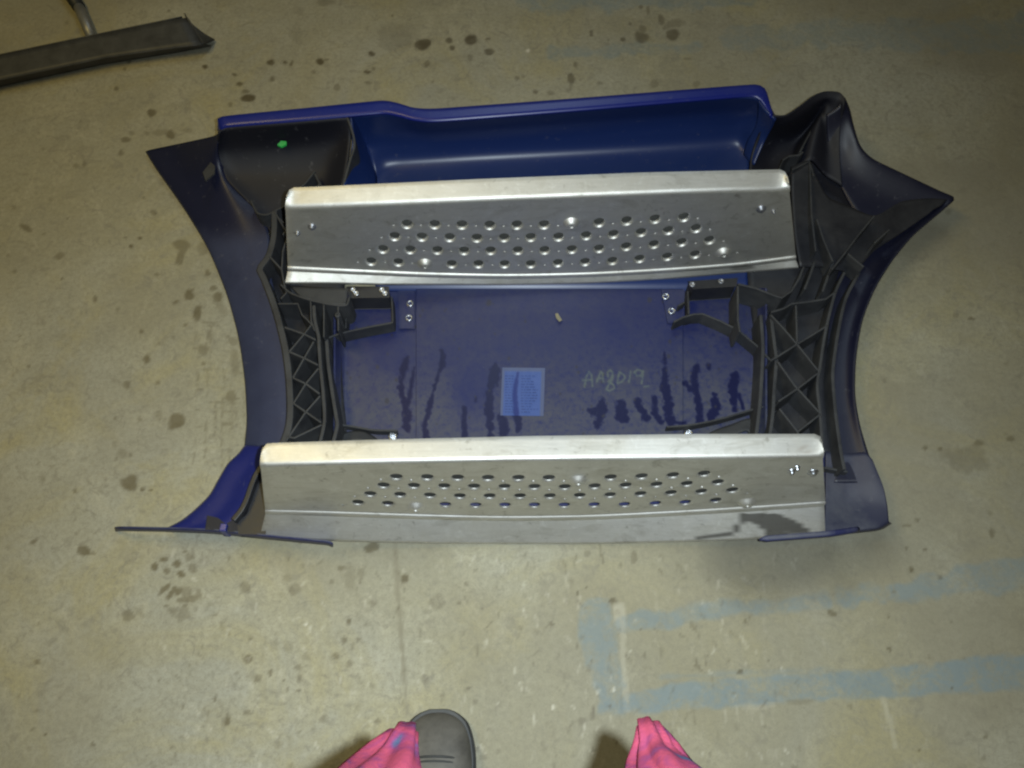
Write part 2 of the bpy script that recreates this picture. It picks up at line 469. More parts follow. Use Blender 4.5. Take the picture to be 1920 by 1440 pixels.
# oil drips: x, y, rx, ry, angle, strength
SP = [(464,184,14,7,-8,.95),(460,172,7,4,0,.6),(385,125,5,4,0,.9),(440,140,6,3,20,.8),(449,157,6,4,-10,.8),(285,211,9,7,0,.75),
 (320,253,8,8,0,.7),(235,262,9,5,0,.6),(247,250,6,4,0,.35),(275,250,5,4,0,.35),(300,248,18,5,0,.3),(350,245,10,4,0,.3),(142,311,6,4,0,.35),(158,307,3,7,0,.4),
 (507,117,7,6,0,.95),(535,117,4,4,0,.8),(547,119,3,7,20,.8),(511,149,5,5,0,.7),(601,116,7,6,0,.95),(613,112,5,2,0,.6),(697,101,8,5,25,.95),
 (690,135,6,4,0,.85),(689,155,7,4,0,.5),(631,164,6,7,0,.45),(792,85,13,11,-25,1),(800,80,9,6,0,1),(842,76,6,7,0,.9),(847,89,5,5,0,.85),(884,74,13,10,-15,1),
 (914,73,5,2,0,.7),(917,98,10,6,0,.85),(800,120,5,7,20,.6),(881,108,5,7,0,.45),(736,30,3,2,0,.7),(745,70,40,24,0,.22),(555,65,12,14,0,.18),(560,20,10,9,0,.18),(612,5,16,7,0,.4),
 (1204,70,14,11,10,.75),(1262,66,14,10,-5,.8),(1205,55,7,8,0,.5),(1240,36,6,11,-20,.6),(1265,45,20,8,-10,.4),(1246,51,3,5,0,.5),(1109,60,4,4,0,.7),(1109,66,3,3,0,.7),(1168,74,5,4,0,.8),(1141,75,3,3,0,.5),
 (1181,44,3,3,0,.6),(1202,13,4,3,0,.6),(1215,20,3,8,0,.5),(1071,147,7,9,0,.75),(1070,160,3,9,0,.45),(1079,121,4,5,0,.6),(1290,110,8,3,0,.4),(1004,172,6,4,0,.7),(1032,174,6,6,0,.4),(1225,158,8,8,0,.4),(1305,157,7,6,0,.35),(970,146,5,4,0,.6),
 (50,428,13,6,30,.6),(112,480,9,6,-35,.5),(262,447,4,3,0,.7),(245,462,4,4,0,.8),(235,445,3,2,0,.5),(345,460,18,9,5,.55),(340,478,7,22,22,.55),(380,465,12,12,0,.35),(390,512,6,6,0,.6),(354,553,10,10,0,.75),(400,541,7,5,0,.6),(408,558,9,11,0,.7),
 (371,587,8,14,10,.75),(348,610,5,4,0,.5),(415,575,8,18,-25,.3),(391,630,4,9,0,.4),(380,655,10,10,-30,.45),(383,682,3,3,0,.7),(436,640,10,8,0,.35),(440,680,8,26,0,.35),(433,745,9,12,0,.5),(425,795,12,4,0,.4),(295,515,4,3,0,.5),
 (178,560,4,6,0,.6),(266,622,4,4,0,.6),(275,674,6,10,0,.7),(237,722,7,8,20,.5),(330,790,16,15,-10,.75),(298,778,7,9,0,.3),(230,850,11,9,0,.35),(215,833,5,7,0,.25),(243,905,15,14,35,.8),(267,919,4,4,0,.8),(283,919,3,3,0,.7),(296,645,4,3,0,.3),
 (63,1016,10,5,-30,.6),(157,1032,13,10,10,.75),(173,1038,7,4,0,.5),(290,1062,7,7,0,.8),(307,1049,7,6,0,.75),(332,1057,8,7,0,.75),(313,1070,7,7,0,.75),(340,1076,7,6,0,.8),(360,1066,8,9,0,.5),(352,1043,5,10,0,.5),(361,1045,4,5,0,.5),
 (308,1105,16,5,-45,.75),(322,1112,14,5,-55,.75),(336,1108,12,7,-40,.75),(350,1110,12,12,0,.5),(345,1125,14,6,0,.6),(362,1122,9,8,0,.6),(372,1115,5,10,0,.5),(325,1146,9,9,0,.35),(345,1150,10,18,20,.4),(312,1137,4,4,0,.6),(345,1136,5,4,0,.6),
 (239,1155,10,12,20,.5),(262,1150,5,14,-40,.3),(402,1153,7,4,0,.5),(460,1102,11,10,30,.45),(540,1083,8,8,0,.35),(552,1104,13,11,0,.4),(565,1018,4,3,0,.6),(640,1065,8,6,0,.55),(656,1085,12,24,0,.28),(678,1080,5,12,15,.4),(697,1026,14,10,0,.75),(700,1018,5,8,30,.7),
 (69,1242,7,4,0,.6),(465,1236,9,8,0,.7),(507,1262,4,6,0,.7),(483,1270,7,7,0,.45),(540,1215,10,11,0,.3),(575,1231,7,7,0,.35),(629,1230,7,6,0,.6),(646,1200,6,7,10,.75),(654,1165,5,6,0,.75),(655,1246,6,7,0,.55),(558,1252,7,5,0,.5),(560,1270,5,10,0,.5),
 (403,1310,4,6,0,.7),(426,1352,6,9,20,.75),(463,1337,8,5,0,.5),(343,1326,4,5,0,.5),(606,1350,9,8,0,.45),(588,1368,6,6,0,.3),(520,1395,9,8,0,.35),(84,1379,3,3,0,.8),(62,1368,3,3,0,.5),(560,1295,4,4,0,.6),(470,1197,5,4,0,.5),
 (760,1085,8,10,20,.85),(800,1148,8,5,0,.3),(820,1130,14,14,0,.35),(675,1074,4,12,0,.4),(700,1130,7,7,0,.4),(797,1272,6,10,0,.6),(709,1353,7,5,0,.6),(717,1380,6,7,0,.4),(880,1290,8,3,-30,.8),(828,1303,4,3,0,.5),(892,1405,6,5,-40,.6),(905,1420,10,6,0,.4),
 (1083,1112,4,4,0,.8),(1100,1100,3,2,0,.8),(1150,1126,6,4,0,.6),(1190,1045,7,11,0,.5),(1163,1060,3,6,0,.4),(1128,1040,3,25,-12,.4),(1148,1127,6,5,0,.8),(1034,1170,5,5,0,.7),(1100,1037,6,7,0,.35),(1208,1229,4,5,0,.6),(1388,1259,6,4,0,.8),(1396,1165,4,3,0,.7),
 (1300,1175,5,10,-30,.4),(1308,1245,3,14,-25,.55),(1240,1222,4,10,0,.3),(1143,1324,4,4,0,.8),(1112,1337,4,13,0,.75),(1090,1353,8,7,0,.45),(1560,1150,11,6,15,.7),(1709,1068,5,5,0,.7),(1735,1030,4,4,0,.6),(1700,1028,3,4,0,.5),(1675,1108,5,3,0,.4),(1763,1083,5,3,0,.5),(1500,1315,26,5,0,.3),
 (1810,862,40,24,8,.30),(1825,850,20,14,0,.25),(1735,840,5,4,0,.6),(1762,842,6,3,0,.6),(1835,831,10,6,0,.55),(1895,823,8,5,0,.5),(1822,598,7,3,0,.6),(1720,975,4,4,0,.5),(1700,985,8,3,0,.5),(1860,1000,5,10,0,.5),(1490,1440,6,6,0,.3),(1020,1400,6,12,0,.3)]
for i, (x, y, rx, ry, a, v) in enumerate(SP):
    add(stain, lambda X_, Y_: blob(X_, Y_, x, y, rx, ry, a, 0.42, 0.25, i * 3.1, 0.13 if rx < 12 else 0.08), (x - 3 * max(rx, ry), y - 3 * max(rx, ry), x + 3 * max(rx, ry), y + 3 * max(rx, ry)), v * 0.92)
rs = np.random.RandomState(11)
for i in range(300):                          # fine random specks all over
    x = rs.uniform(-60, 1980); y = rs.uniform(-60, 1500); r = rs.uniform(1.6, 4.2) * (1.25 if rs.rand() < .2 else 1)
    v = rs.uniform(.2, .6) * (1.0 if (x < 1200 or y > 1000) else .5)
    add(stain, lambda X_, Y_: blob(X_, Y_, x, y, r * rs.uniform(.8, 1.7), r, rs.uniform(0, 180), .5, .35, i, .2), (x - 15, y - 15, x + 15, y + 15), v)
for i in range(420):                          # scuffs near the bottom
    x = rs.uniform(300, 1500); y = rs.uniform(1030, 1460); L = rs.uniform(5, 26); a = rs.normal(80, 30)
    dx, dy = L * math.cos(math.radians(a)), L * math.sin(math.radians(a))
    add(stain if rs.rand() < .6 else pale, lambda X_, Y_: stroke(X_, Y_, [(x, y, 2.2), (x + dx, y + dy, .6)], 2, 2, .2, i), (x - 40, y - 40, x + 40, y + 40), rs.uniform(.15, .5))
for i in range(60):                           # vertical scuffs beside the wing edge
    x = rs.uniform(362, 470); y = rs.uniform(600, 860); L = rs.uniform(10, 60)
    if rs.rand() < .35: dx, dy = L * .5, rs.uniform(-2, 2)
    else: dx, dy = rs.uniform(-1.5, 1.5), L
    add(stain, lambda X_, Y_: stroke(X_, Y_, [(x, y, 1.8), (x + dx, y + dy, 1.2)], 1.6, 2.4, .25, i), (x - 70, y - 70, x + 70, y + 70), rs.uniform(.15, .42))
# cracks / saw joint
for pts, v in (([(741,1020,5),(745,1100,5),(752,1180,4.5),(757,1260,3.5),(764,1340,3)], .85), ([(842,1130,2),(836,1240,1.5)], .3), ([(1118,1040,2),(1130,1090,2),(1132,1140,1.2)], .45),
               ([(1040,55,1.6),(1047,82,1.2)], .6), ([(800,125,3),(850,108,3),(900,100,2)], .35), ([(1640,1115,2.2),(1630,1160,1.6),(1650,1245,3)], .28), ([(1420,1165,1.6),(1423,1215,1)], .3),
               ([(120,1390,2),(250,1365,1.6),(330,1350,1.2)], .3), ([(96,1180,3),(160,1148,3)], .25), ([(365,600,1.6),(367,780,1.4),(365,840,1)], .38), ([(1550,800,1),(1560,805,1)], .1)):
    xs = [q[0] for q in pts]; ys = [q[1] for q in pts]
    add(grime, lambda X_, Y_: stroke(X_, Y_, pts, 2.5, 3, .08), (min(xs) - 25, min(ys) - 25, max(xs) + 25, max(ys) + 25), v)
# worn blue floor lines
for pts, v, w in (([(1118,1150,30),(1122,1180,34),(1128,1240,32),(1145,1300,24),(1155,1328,16)], .85, 10),
                  ([(1172,1168,17),(1260,1160,19),(1350,1138,16),(1450,1138,12),(1545,1125,15)], .85, 9),
                  ([(1578,1118,16),(1660,1112,17),(1740,1110,15)], .85, 14), ([(1740,1100,24),(1830,1085,28),(1960,1072,32)], .70, 16),
                  ([(1130,1326,10),(1188,1318,20),(1300,1303,25),(1400,1296,26),(1500,1288,24),(1660,1282,27),(1800,1268,32),(1980,1255,36)], 1.0, 8),
                  ([(1240,1270,3),(1380,1262,4),(1560,1256,4)], .5, 6),
                  ([(980,8,10),(1180,4,12),(1400,2,10)], .70, 16), ([(1040,100,12),(1200,92,10),(1300,88,7)], .65, 14), ([(1370,72,22),(1560,62,22),(1760,68,30),(1960,62,34)], .55, 16)):
    xs = [q[0] for q in pts]; ys = [q[1] for q in pts]
    add(paint, lambda X_, Y_: stroke(X_, Y_, pts, 5, w, .035, xs[0]), (min(xs) - 60, min(ys) - 60, max(xs) + 60, max(ys) + 60), v)
# tape residue and pale scrape
for pts, v in (([(1162,1142,11),(1165,1170,9)], .30), ([(1166,1160,5),(1170,1250,5),(1176,1330,5)], .22), ([(1655,1308,5),(1668,1350,5),(1678,1400,4)], .20), ([(1400,1325,8),(1450,1322,5)], .15)):
    xs = [q[0] for q in pts]; ys = [q[1] for q in pts]
    add(pale, lambda X_, Y_: stroke(X_, Y_, pts, 3, 4, .1), (min(xs) - 40, min(ys) - 40, max(xs) + 40, max(ys) + 40), v)
for x, y in ((990, 95), (1038, 1326), (1122, 1297), (1150, 1293), (573, 1170), (465, 1236)):
    add(pale, lambda X_, Y_: blob(X_, Y_, x, y, 3.2, 3.2, 0, .1, .4), (x - 12, y - 12, x + 12, y + 12), 1.0)
# shadow under the near right corner, painted into the floor colour
add(shade_patch, lambda X_, Y_: np.clip(blob(X_, Y_, 1470, 1040, 170, 84, -4, .30, .60, 5, .012), 0, 1), (1150, 900, 1850, 1220), .70)
# general grime away from the walked area
g = 0.40 * sstep(0.42, 0.62, fbm(co[:, 0] * 4.2 + 9, co[:, 1] * 4.2 + 3, 5)) * sstep(0.1, 0.9, (co[:, 0] + 0.2))
g += 0.3 * sstep(0.50, 0.66, fbm(co[:, 0] * 3 + 40, co[:, 1] * 3 + 11, 5))
grime = np.maximum(grime, np.where(far, 0.2, np.clip(g, 0, .6)))
for nme, v in (('stain', stain), ('paint', paint), ('pale', pale), ('shade_patch', shade_patch), ('grime', grime)): attr(floor, nme, v)

# ================================================================== step panel
panel = empty('step_panel', 'blue plastic truck step fairing lying face down with two perforated aluminium treads', 'step panel')

ZM = 0.022      # level of the fairing's inner face
# ---- rim along the far edge
rim_out = [(407,243,.135),(410,228,.150),(420,219,.155),(560,205,.158),(690,192,.160),(722,190,.160),(748,195,.160),(775,203,.160),(812,205,.160),(900,199,.161),(1100,184,.163),(1300,168,.165),(1405,160,.166),(1424,161,.166),(1436,170,.164),(1444,196,.155),(1450,214,.150)]
rim_in = [(410,252,.135),(414,243,.150),(428,238,.152),(560,227,.155),(690,215,.157),(722,213,.157),(748,218,.157),(775,225,.157),(812,228,.157),(900,222,.158),(1100,206,.160),(1300,189,.162),(1400,181,.163),(1418,182,.163),(1428,189,.161),(1438,206,.153),(1446,222,.148)]
o = mesh_obj('rim_lip', *loft_data([[(x, y - 1, z - .012) for x, y, z in rim_out], rim_out, rim_in], 110, 3), M['rim'], panel)
solid(o, .004)

shell_parts = []
# ---- blue recess behind the upper tread: wall, bend, level base
rec_top = [(655,216,.150),(690,216,.154),(722,214,.155),(748,219,.155),(775,226,.155),(812,229,.155),(900,223,.156),(1100,207,.158),(1300,190,.160),(1395,183,.161),(1440,190,.158)]
rec_mid = [(668,256,.090),(690,254,.094),(720,249,.096),(770,248,.096),(812,249,.096),(900,244,.097),(1100,230,.099),(1300,215,.100),(1395,210,.104),(1430,222,.107)]
rec_b1 = [(690,285,0.06),(706,281,0.06),(735,276,0.06),(770,274,0.06),(812,272,0.06),(900,267,0.06),(1100,257,0.06),(1300,245,0.062),(1380,240,0.064),(1412,248,0.074)]
rec_b2 = [(704,335,0.025),(722,321,0.025),(745,316,0.025),(775,314,0.025),(812,312,0.025),(900,308,0.025),(1100,298,0.025),(1300,287,0.027),(1380,283,0.029),(1405,291,0.035)]
rec_b3 = [(704,420,.022),(725,400,.022),(748,390,.022),(775,390,.022),(812,390,.022),(900,390,.022),(1100,385,.022),(1300,380,.022),(1380,380,.022),(1402,380,.024)]
rec_b4 = [(704,545,.020),(725,545,.020),(748,545,.020),(775,545,.020),(812,545,.020),(900,545,.020),(1100,545,.020),(1300,545,.020),(1380,545,.020),(1402,545,.020)]
shell_parts.append(loft_data([rec_top, rec_mid, rec_b1, rec_b2, rec_b3, rec_b4], 130, 6))
# left side wall of the recess
shell_parts.append(loft_data([[(655,216,.152),(660,262,.125),(655,300,.105),(640,360,.10),(636,420,.10)],
                              [(672,230,.115),(676,270,.085),(676,310,.07),(668,360,.065),(664,420,.06)],
                              [(690,262,.082),(694,290,.045),(704,330,.024),(704,380,.0225),(704,420,.021)]], 40, 5))
shell_parts.append(loft_data([[(1424,186,.160),(1420,230,.104),(1403,265,.054),(1396,290,.032)], [(1438,205,.154),(1434,232,.112),(1418,262,.070),(1404,300,.040)], [(1456,222,.146),(1450,236,.120),(1436,262,.080),(1415,310,.046)]], 20, 4))
o = mesh_obj('recess_pan', *join_data(shell_parts), M['pan'], panel); solid(o, .0035)

# ---- dark pocket at the far left
pk = [[(412,250,.148),(428,240,.150),(560,229,.153),(640,221,.154),(656,218,.154)],
      [(408,285,.100),(430,282,.096),(545,275,.092),(625,268,.098),(656,262,.118)],
      [(424,335,.066),(452,332,.060),(545,327,.056),(612,325,.060),(648,318,.098)],
      [(484,398,.050),(505,392,.044),(550,385,.042),(600,380,.046),(636,375,.090)],
      [(510,440,.046),(525,440,.042),(560,440,.040),(600,440,.042),(632,440,.080)]]
o = mesh_obj('pocket_pan', *loft_data(pk, 50, 6), M['navy'], panel); solid(o, .0035)

# ---- left wing with the wheel-arch curve
wing_o = [(279,283,.014),(300,318,.014),(350,390,.014),(395,465,.014),(430,550,.014),(452,630,.014),(464,710,.014),(468,785,.014),(464,836,.016)]
wing_t = [(400,256,.120),(398,300,.086),(420,350,.060),(455,420,.046),(472,470,.040),(492,550,.038),(512,640,.038),(520,720,.038),(522,790,.038),(514,845,.038)]
wing_m = [(330,272,.040),(345,320,.034),(385,385,.032),(425,455,.030),(452,525,.030),(474,600,.030),(488,680,.030),(495,760,.030),(489,838,.030)]
wing_i = [(412,250,.140),(410,290,.098),(432,338,.056),(488,402,.046),(505,440,.042),(506,500,.040),(518,560,.040),(536,650,.040),(540,740,.040),(538,800,.040),(528,850,.040)]
edge_o = [(x - 2, y + 1, .004) for x, y, z in wing_o]
o = mesh_obj('left_wing', *loft_data([edge_o, wing_o, wing_m, wing_t, wing_i], 90, 6), M['wing'], panel); solid(o, .003)
_c = np.array([tuple(v.co) for v in o.data.vertices]); _qx, _qy = proj(_c)
attr(o, 'sheen_dust', .50 * sstep(415, 470, _qy + 22 * (fbm(_qx * .03, _qy * .03, 3) - .5)) + .05)  # lower wing paler: ceiling reflection painted in, with some dust
# ---- foot of the left wing running down to the strip
foot_o = [(464,836,.016),(452,852,.018),(432,872,.020),(414,902,.022),(398,930,.024),(372,957,.026),(345,978,.028),(318,992,.030)]
foot_m = [(489,838,.030),(480,858,.028),(462,885,.028),(442,915,.030),(428,945,.032),(408,970,.034),(380,985,.034),(352,994,.034)]
foot_i = [(522,842,.040),(512,868,.040),(498,892,.042),(484,922,.044),(472,950,.044),(462,975,.044),(456,992,.044),(450,1000,.044)]
foot_j = [(560,850,.030),(560,880,.030),(560,900,.030),(555,930,.030),(550,950,.030),(548,975,.030),(546,990,.032),(545,1002,.034)]
o = mesh_obj('wing_foot', *loft_data([[(x - 2, y + 1, .006) for x, y, z in foot_o], foot_o, foot_m, foot_i, foot_j], 50, 6), M['foot'], panel); solid(o, .003)
# ---- thin strip along the near edge, left
st_t = [(216,988,.022),(232,987,.040),(300,988,.046),(330,989,.048),(400,992,.052),(480,1000,.056),(560,1008,.058),(612,1013,.058),(624,1017,.052)]
o = mesh_obj('edge_strip', *loft_data([[(x, y + 1, z - .006) for x, y, z in st_t], st_t, [(x, y + 5, z - .004) for x, y, z in st_t], [(x, y + 9, z - .026) for x, y, z in st_t]], 60, 3), M['strip'], panel); solid(o, .0025)
# clip on that strip
o = wall('strip_clip', [(412,988),(424,989)], .012, .030, .060, M['rim'], panel)

# ---- central bed: side beds and centre plate
def bed(name, x0, x1, y0, y1, z, mat, step=2.0, zf=None):
    xs = np.arange(x0, x1 + .1, step); ys = np.arange(y0, y1 + .1, step)
    V = []
    for y in ys:
        for x in xs: V.append(P(x, y, z if zf is None else zf(x, y)))
    n = len(xs); Fc = [(j*n+i, (j+1)*n+i, (j+1)*n+i+1, j*n+i+1) for j in range(len(ys)-1) for i in range(n-1)]
    o = mesh_obj(name, V, Fc, mat, panel)
    c = np.array([tuple(v) for v in V]); qx, qy = proj(c)
    return o, qx, qy
def paint_bed(o, qx, qy):
    drip = np.zeros(len(qx))
    for i, (pts, w) in enumerate([
        ([(763,672,4),(757,690,7),(754,712,5),(752,728,6),(756,748,4),(763,775,7),(763,800,8),(764,806,6)], 3.5),
        ([(776,690,2),(773,712,3),(770,730,2),(766,755,5)], 2.5),
        ([(828,658,2),(832,668,5),(829,682,6),(825,690,4),(818,715,2),(812,735,3),(806,760,6),(800,783,5),(796,800,5),(800,822,8)], 3),
        ([(871,765,4),(870,790,5),(872,825,6)], 2), ([(893,745,2),(891,752,3)], 1.5),
        ([(925,695,6),(921,715,4),(916,740,7),(916,770,8),(919,800,6),(920,822,5)], 4), ([(930,690,7),(930,705,8),(925,724,6)], 5),
        ([(940,780,6),(944,800,10),(943,822,7)], 4), ([(968,780,7),(973,795,7),(970,808,3)], 3),
        ([(1130,748,6),(1128,768,10),(1112,772,9)], 5), ([(1128,768,9),(1124,790,8),(1118,800,6)], 4),
        ([(1164,760,10),(1166,778,13),(1172,785,8)], 4), ([(1195,752,6),(1203,770,6),(1212,782,8)], 3),
        ([(1228,745,5),(1228,775,6),(1240,790,6)], 3), ([(1246,660,2),(1247,690,4),(1246,720,7),(1252,745,9),(1254,775,9),(1260,792,8)], 4),
        ([(1262,792,4),(1285,794,3)], 2),
        ([(1307,688,5),(1303,705,6),(1302,728,6),(1312,760,7),(1312,790,7)], 3), ([(1285,718,5),(1294,728,5),(1302,732,4)], 2.5), ([(1340,745,7),(1342,765,10),(1334,782,8)], 4),
        ([(1378,705,8),(1374,725,10),(1376,745,7),(1377,768,4)], 3), ([(1386,740,4),(1393,765,3)], 1.5), ([(1328,685,4),(1329,690,4)], 2)]):
        drip = np.maximum(drip, stroke(qx, qy, pts, 2.2, w * 1.5, .15, i * 7.3))
    speck = np.zeros(len(qx)); r2 = np.random.RandomState(5)
    for x, y, r in [(917,567,5),(1218,562,4),(743,712,3),(1256,640,3),(1254,668,3),(1085,698,2.5),(1081,688,2.5),(954,672,3),(708,688,3),(725,752,4)] + [(r2.uniform(650,1410), r2.uniform(560,830), r2.uniform(1.2, 2.4)) for _ in range(90)]:
        speck = np.maximum(speck, blob(qx, qy, x, y, r, r * 1.3, 0, .4, .3, x, .2) * .8)
    dust = 0.10 + 0.30 * sstep(640, 800, qy + 60 * (fbm(qx * .02, qy * .02, 4) - .5)) + 0.10 * sstep(1150, 1400, qx)
    dust -= 0.35 * np.exp(-((qx - 885) / 42) ** 2 - ((qy - 735) / 48) ** 2)
    dust -= 0.30 * np.exp(-((qx - 735) / 34) ** 2 - ((qy - 665) / 40) ** 2)
    dust -= 0.25 * np.exp(-((qx - 1220) / 90) ** 2 - ((qy - 590) / 50) ** 2)
    dust += 0.12 * (fbm(qx * .05, qy * .05, 4) - .5)
    chalk = np.zeros(len(qx))
    for line in TEXT: chalk = np.maximum(chalk, stroke(qx, qy, [(x, y, 1.7) for x, y in line], 1.3, 1.0, .3))
    for n_, v in (('drip', drip), ('speck', speck), ('dust', np.clip(dust, 0, .6)), ('chalk', chalk)): attr(o, n_, v)
# hand-chalked number AA8019 (strokes in photo pixels)
TEXT = [[(1096,725),(1099,708),(1104,697),(1109,703),(1111,724)], [(1093,713),(1111,712)],
        [(1119,716),(1123,705),(1127,697),(1130,700),(1131,716)], [(1120,710),(1131,709)],
        [(1140,706),(1139,698),(1144,694),(1149,699),(1147,708),(1141,716),(1150,721),(1152,728),(1143,733),(1137,730),(1142,720),(1148,711),(1149,704)],
        [(1161,698),(1159,708),(1157,718)], [(1161,698),(1169,702),(1172,709),(1166,716),(1158,719)],
        [(1182,697),(1181,707),(1179,716)],
        [(1204,697),(1196,693),(1189,698),(1193,704),(1202,704),(1206,696),(1205,706),(1203,719)],
        [(1208,725),(1216,724)]]
o, qx, qy = bed('side_bed', 628, 786, 545, 846, .017, M['plate'], 2.0, lambda x, y: .017 + .030 * max(0, (650 - x) / 22) ** 2); paint_bed(o, qx, qy); solid(o, .003)
o, qx, qy = bed('side_bed', 1276, 1436, 540, 846, .017, M['plate'], 2.0, lambda x, y: .017 + .030 * max(0, (x - 1408) / 28) ** 2); paint_bed(o, qx, qy); solid(o, .003)
centre, qx, qy = bed('centre_plate', 780, 1281, 542, 850, .0215, M['plate'], 1.6); paint_bed(centre, qx, qy); solid(centre, .003)
# bed going on under the lower tread
o, qx, qy = bed('lower_bed', 560, 1560, 848, 975, .012, M['plate'], 6.0); solid(o, .003)

# sheet-metal corner tabs with rivets
def tab(pts, z):
    V = [P(x, y, z) for x, y in pts]; n = len(V)
    V += [v - Vector((0, 0, .0035)) for v in V]
    Fc = [tuple(range(n)), tuple(range(2*n-1, n-1, -1))] + [(i, (i+1) % n, n + (i+1) % n, n + i) for i in range(n)]
    o = mesh_obj('corner_tab', V, Fc, M['plate'], panel, smooth=False)
    c = np.array([tuple(v) for v in V]); qx, qy = proj(c)
    for n_ in ('drip', 'speck', 'chalk'): attr(o, n_, np.zeros(len(V)))
    attr(o, 'dust', np.full(len(V), .12))
tab([(746,545),(778,545),(777,616),(748,616)], .0235)
tab([(1240,543),(1284,543),(1282,606),(1252,606)], .0250)
def rivet(x, y, z, r=.0062):
    return lathe('rivet', [(r*1.12, 0), (r*1.12, r*.25), (r*.95, r*.55), (r*.70, r*.50), (r*.55, r*.10), (r*.50, -r*.3), (r*.02, -r*.35)], M['steel'], panel, P(x, y, z), 20)
for x, y in ((769, 570), (767, 597)): rivet(x, y, .0238)
for x, y in ((1248, 557), (1259, 584)): rivet(x, y, .0254)
rivet(737, 819, .0205, .0070); rivet(1290, 813, .0205, .0066)
# light flap plate and screws under the upper tread, left and right
def box_px(name, pts, z, t, mat, parent=panel):
    V = [P(x, y, z) for x, y in pts]; n = len(V); V += [v - Vector((0, 0, t)) for v in V]
    Fc = [tuple(range(n)), tuple(range(2*n-1, n-1, -1))] + [(i, (i+1) % n, n + (i+1) % n, n + i) for i in range(n)]
    o = mesh_obj(name, V, Fc, mat, parent, smooth=False)
    m = o.modifiers.new('edge', 'BEVEL'); m.width = min(.0012, t * .3); m.segments = 2
    return o
br = box_px('mounting_bracket', [(652,538),(728,538),(729,557),(656,558)], .062, .040, M['black'])
for x, y in ((668, 551), (662, 544), (722, 551), (716, 544)):
    lathe('screw', [(.0052, 0), (.0050, .0022), (.0030, .0032), (.0024, .0012), (.0002, .001)], M['steel'], br, P(x, y, .0622), 12)
br = box_px('mounting_bracket', [(1292,528),(1382,522),(1380,536),(1300,541)], .064, .042, M['black'])
for x, y in ((1298, 534), (1352, 528)):
    lathe('screw', [(.0055, 0), (.0052, .0022), (.0032, .0032), (.0026, .0012), (.0002, .001)], M['dull'], br, P(x, y, .0642), 12)

# ---- sticker
lab_px = [(942,689),(1022,690),(1019,780),(938,779)]
def mat_label():
    m = NT('printed_sticker'); co_ = m.coord('Object', (1, 1, 1))
    n = m.noise(60, 4, .6, co_)
    st = m.node('ShaderNodeAttribute', attribute_name='streak').outputs['Fac']
    bd = m.node('ShaderNodeAttribute', attribute_name='border').outputs['Fac']
    c = m.mix(n, (0.040, 0.075, 0.25), (0.062, 0.105, 0.30))
    c = m.mix(st, c, (0.015, 0.027, 0.15)); c = m.mix(bd, c, (0.085, 0.10, 0.17))
    m.set(Base_Color=c, Roughness=.35); return m.m
M['label'] = mat_label(); M['print'] = mat_simple('faded_print', (0.032, 0.058, 0.19), .5)
NL = 44
V = []; A = np.array(lab_px, float)
for j in range(NL):
    for i in range(NL):
        u, v = i/(NL-1), j/(NL-1)
        q = (A[0]*(1-u)+A[1]*u)*(1-v) + (A[3]*(1-u)+A[2]*u)*v
        V.append(P(q[0], q[1], .0219 + .0008 * (u > .97) + .0006 * math.sin(u * 9) ** 2))
Fc = [(j*NL+i, (j+1)*NL+i, (j+1)*NL+i+1, j*NL+i+1) for j in range(NL-1) for i in range(NL-1)]
label = mesh_obj('paper_label', V, Fc, M['label'], panel)
qx, qy = proj(np.array([tuple(v) for v in V]))
attr(label, 'streak', np.maximum(stroke(qx, qy, [(971,698,2),(967,725,4),(966,745,5),(968,780,5)], 2, 2, .1), .0))
u = np.tile(np.linspace(0, 1, NL), NL); v = np.repeat(np.linspace(0, 1, NL), NL)
attr(label, 'border', .8 * np.maximum(sstep(.90, .93, u), np.maximum(1 - sstep(.04, .07, u), 1 - sstep(.05, .10, v))))
items = []
r3 = np.random.RandomState(2)
def bar(x0, x1, y, h=1.6):
    v = [P(x0, y, .0232), P(x1, y, .0232), P(x1, y + h, .0232), P(x0, y + h, .0232)]
    return v, [(0, 3, 2, 1)]
for y in np.arange(704, 774, 5.2):
    x = 947
    while x < 962: w = r3.uniform(3, 8); items.append(bar(x, min(x + w, 963), y)); x += w + 1.6
    x = 977
    while x < 1006 + r3.uniform(-12, 4): w = r3.uniform(3, 9); items.append(bar(x, min(x + w, 1009), y)); x += w + 1.8
mesh_obj('printed_lines', *join_data(items), M['print'], label, smooth=False)

# ---- green plastic tag in the dark pocket
V = [P(520,271,.106), P(527,264,.109), P(537,265,.1085), P(537,270,.1055), P(528,275,.103)]
V += [v - Vector((0, .001, .003)) for v in V]
tagm = mesh_obj('green_tag', V, [(0,1,2,3,4),(9,8,7,6,5)] + [(i,(i+1)%5,5+(i+1)%5,5+i) for i in range(5)], M['green'], panel, smooth=False)
# pale worn patches of tape inside the wing
box_px('tape_patch', [(381,323),(395,305),(402,311),(401,325),(386,338)], .086, .003, M['ribm'])

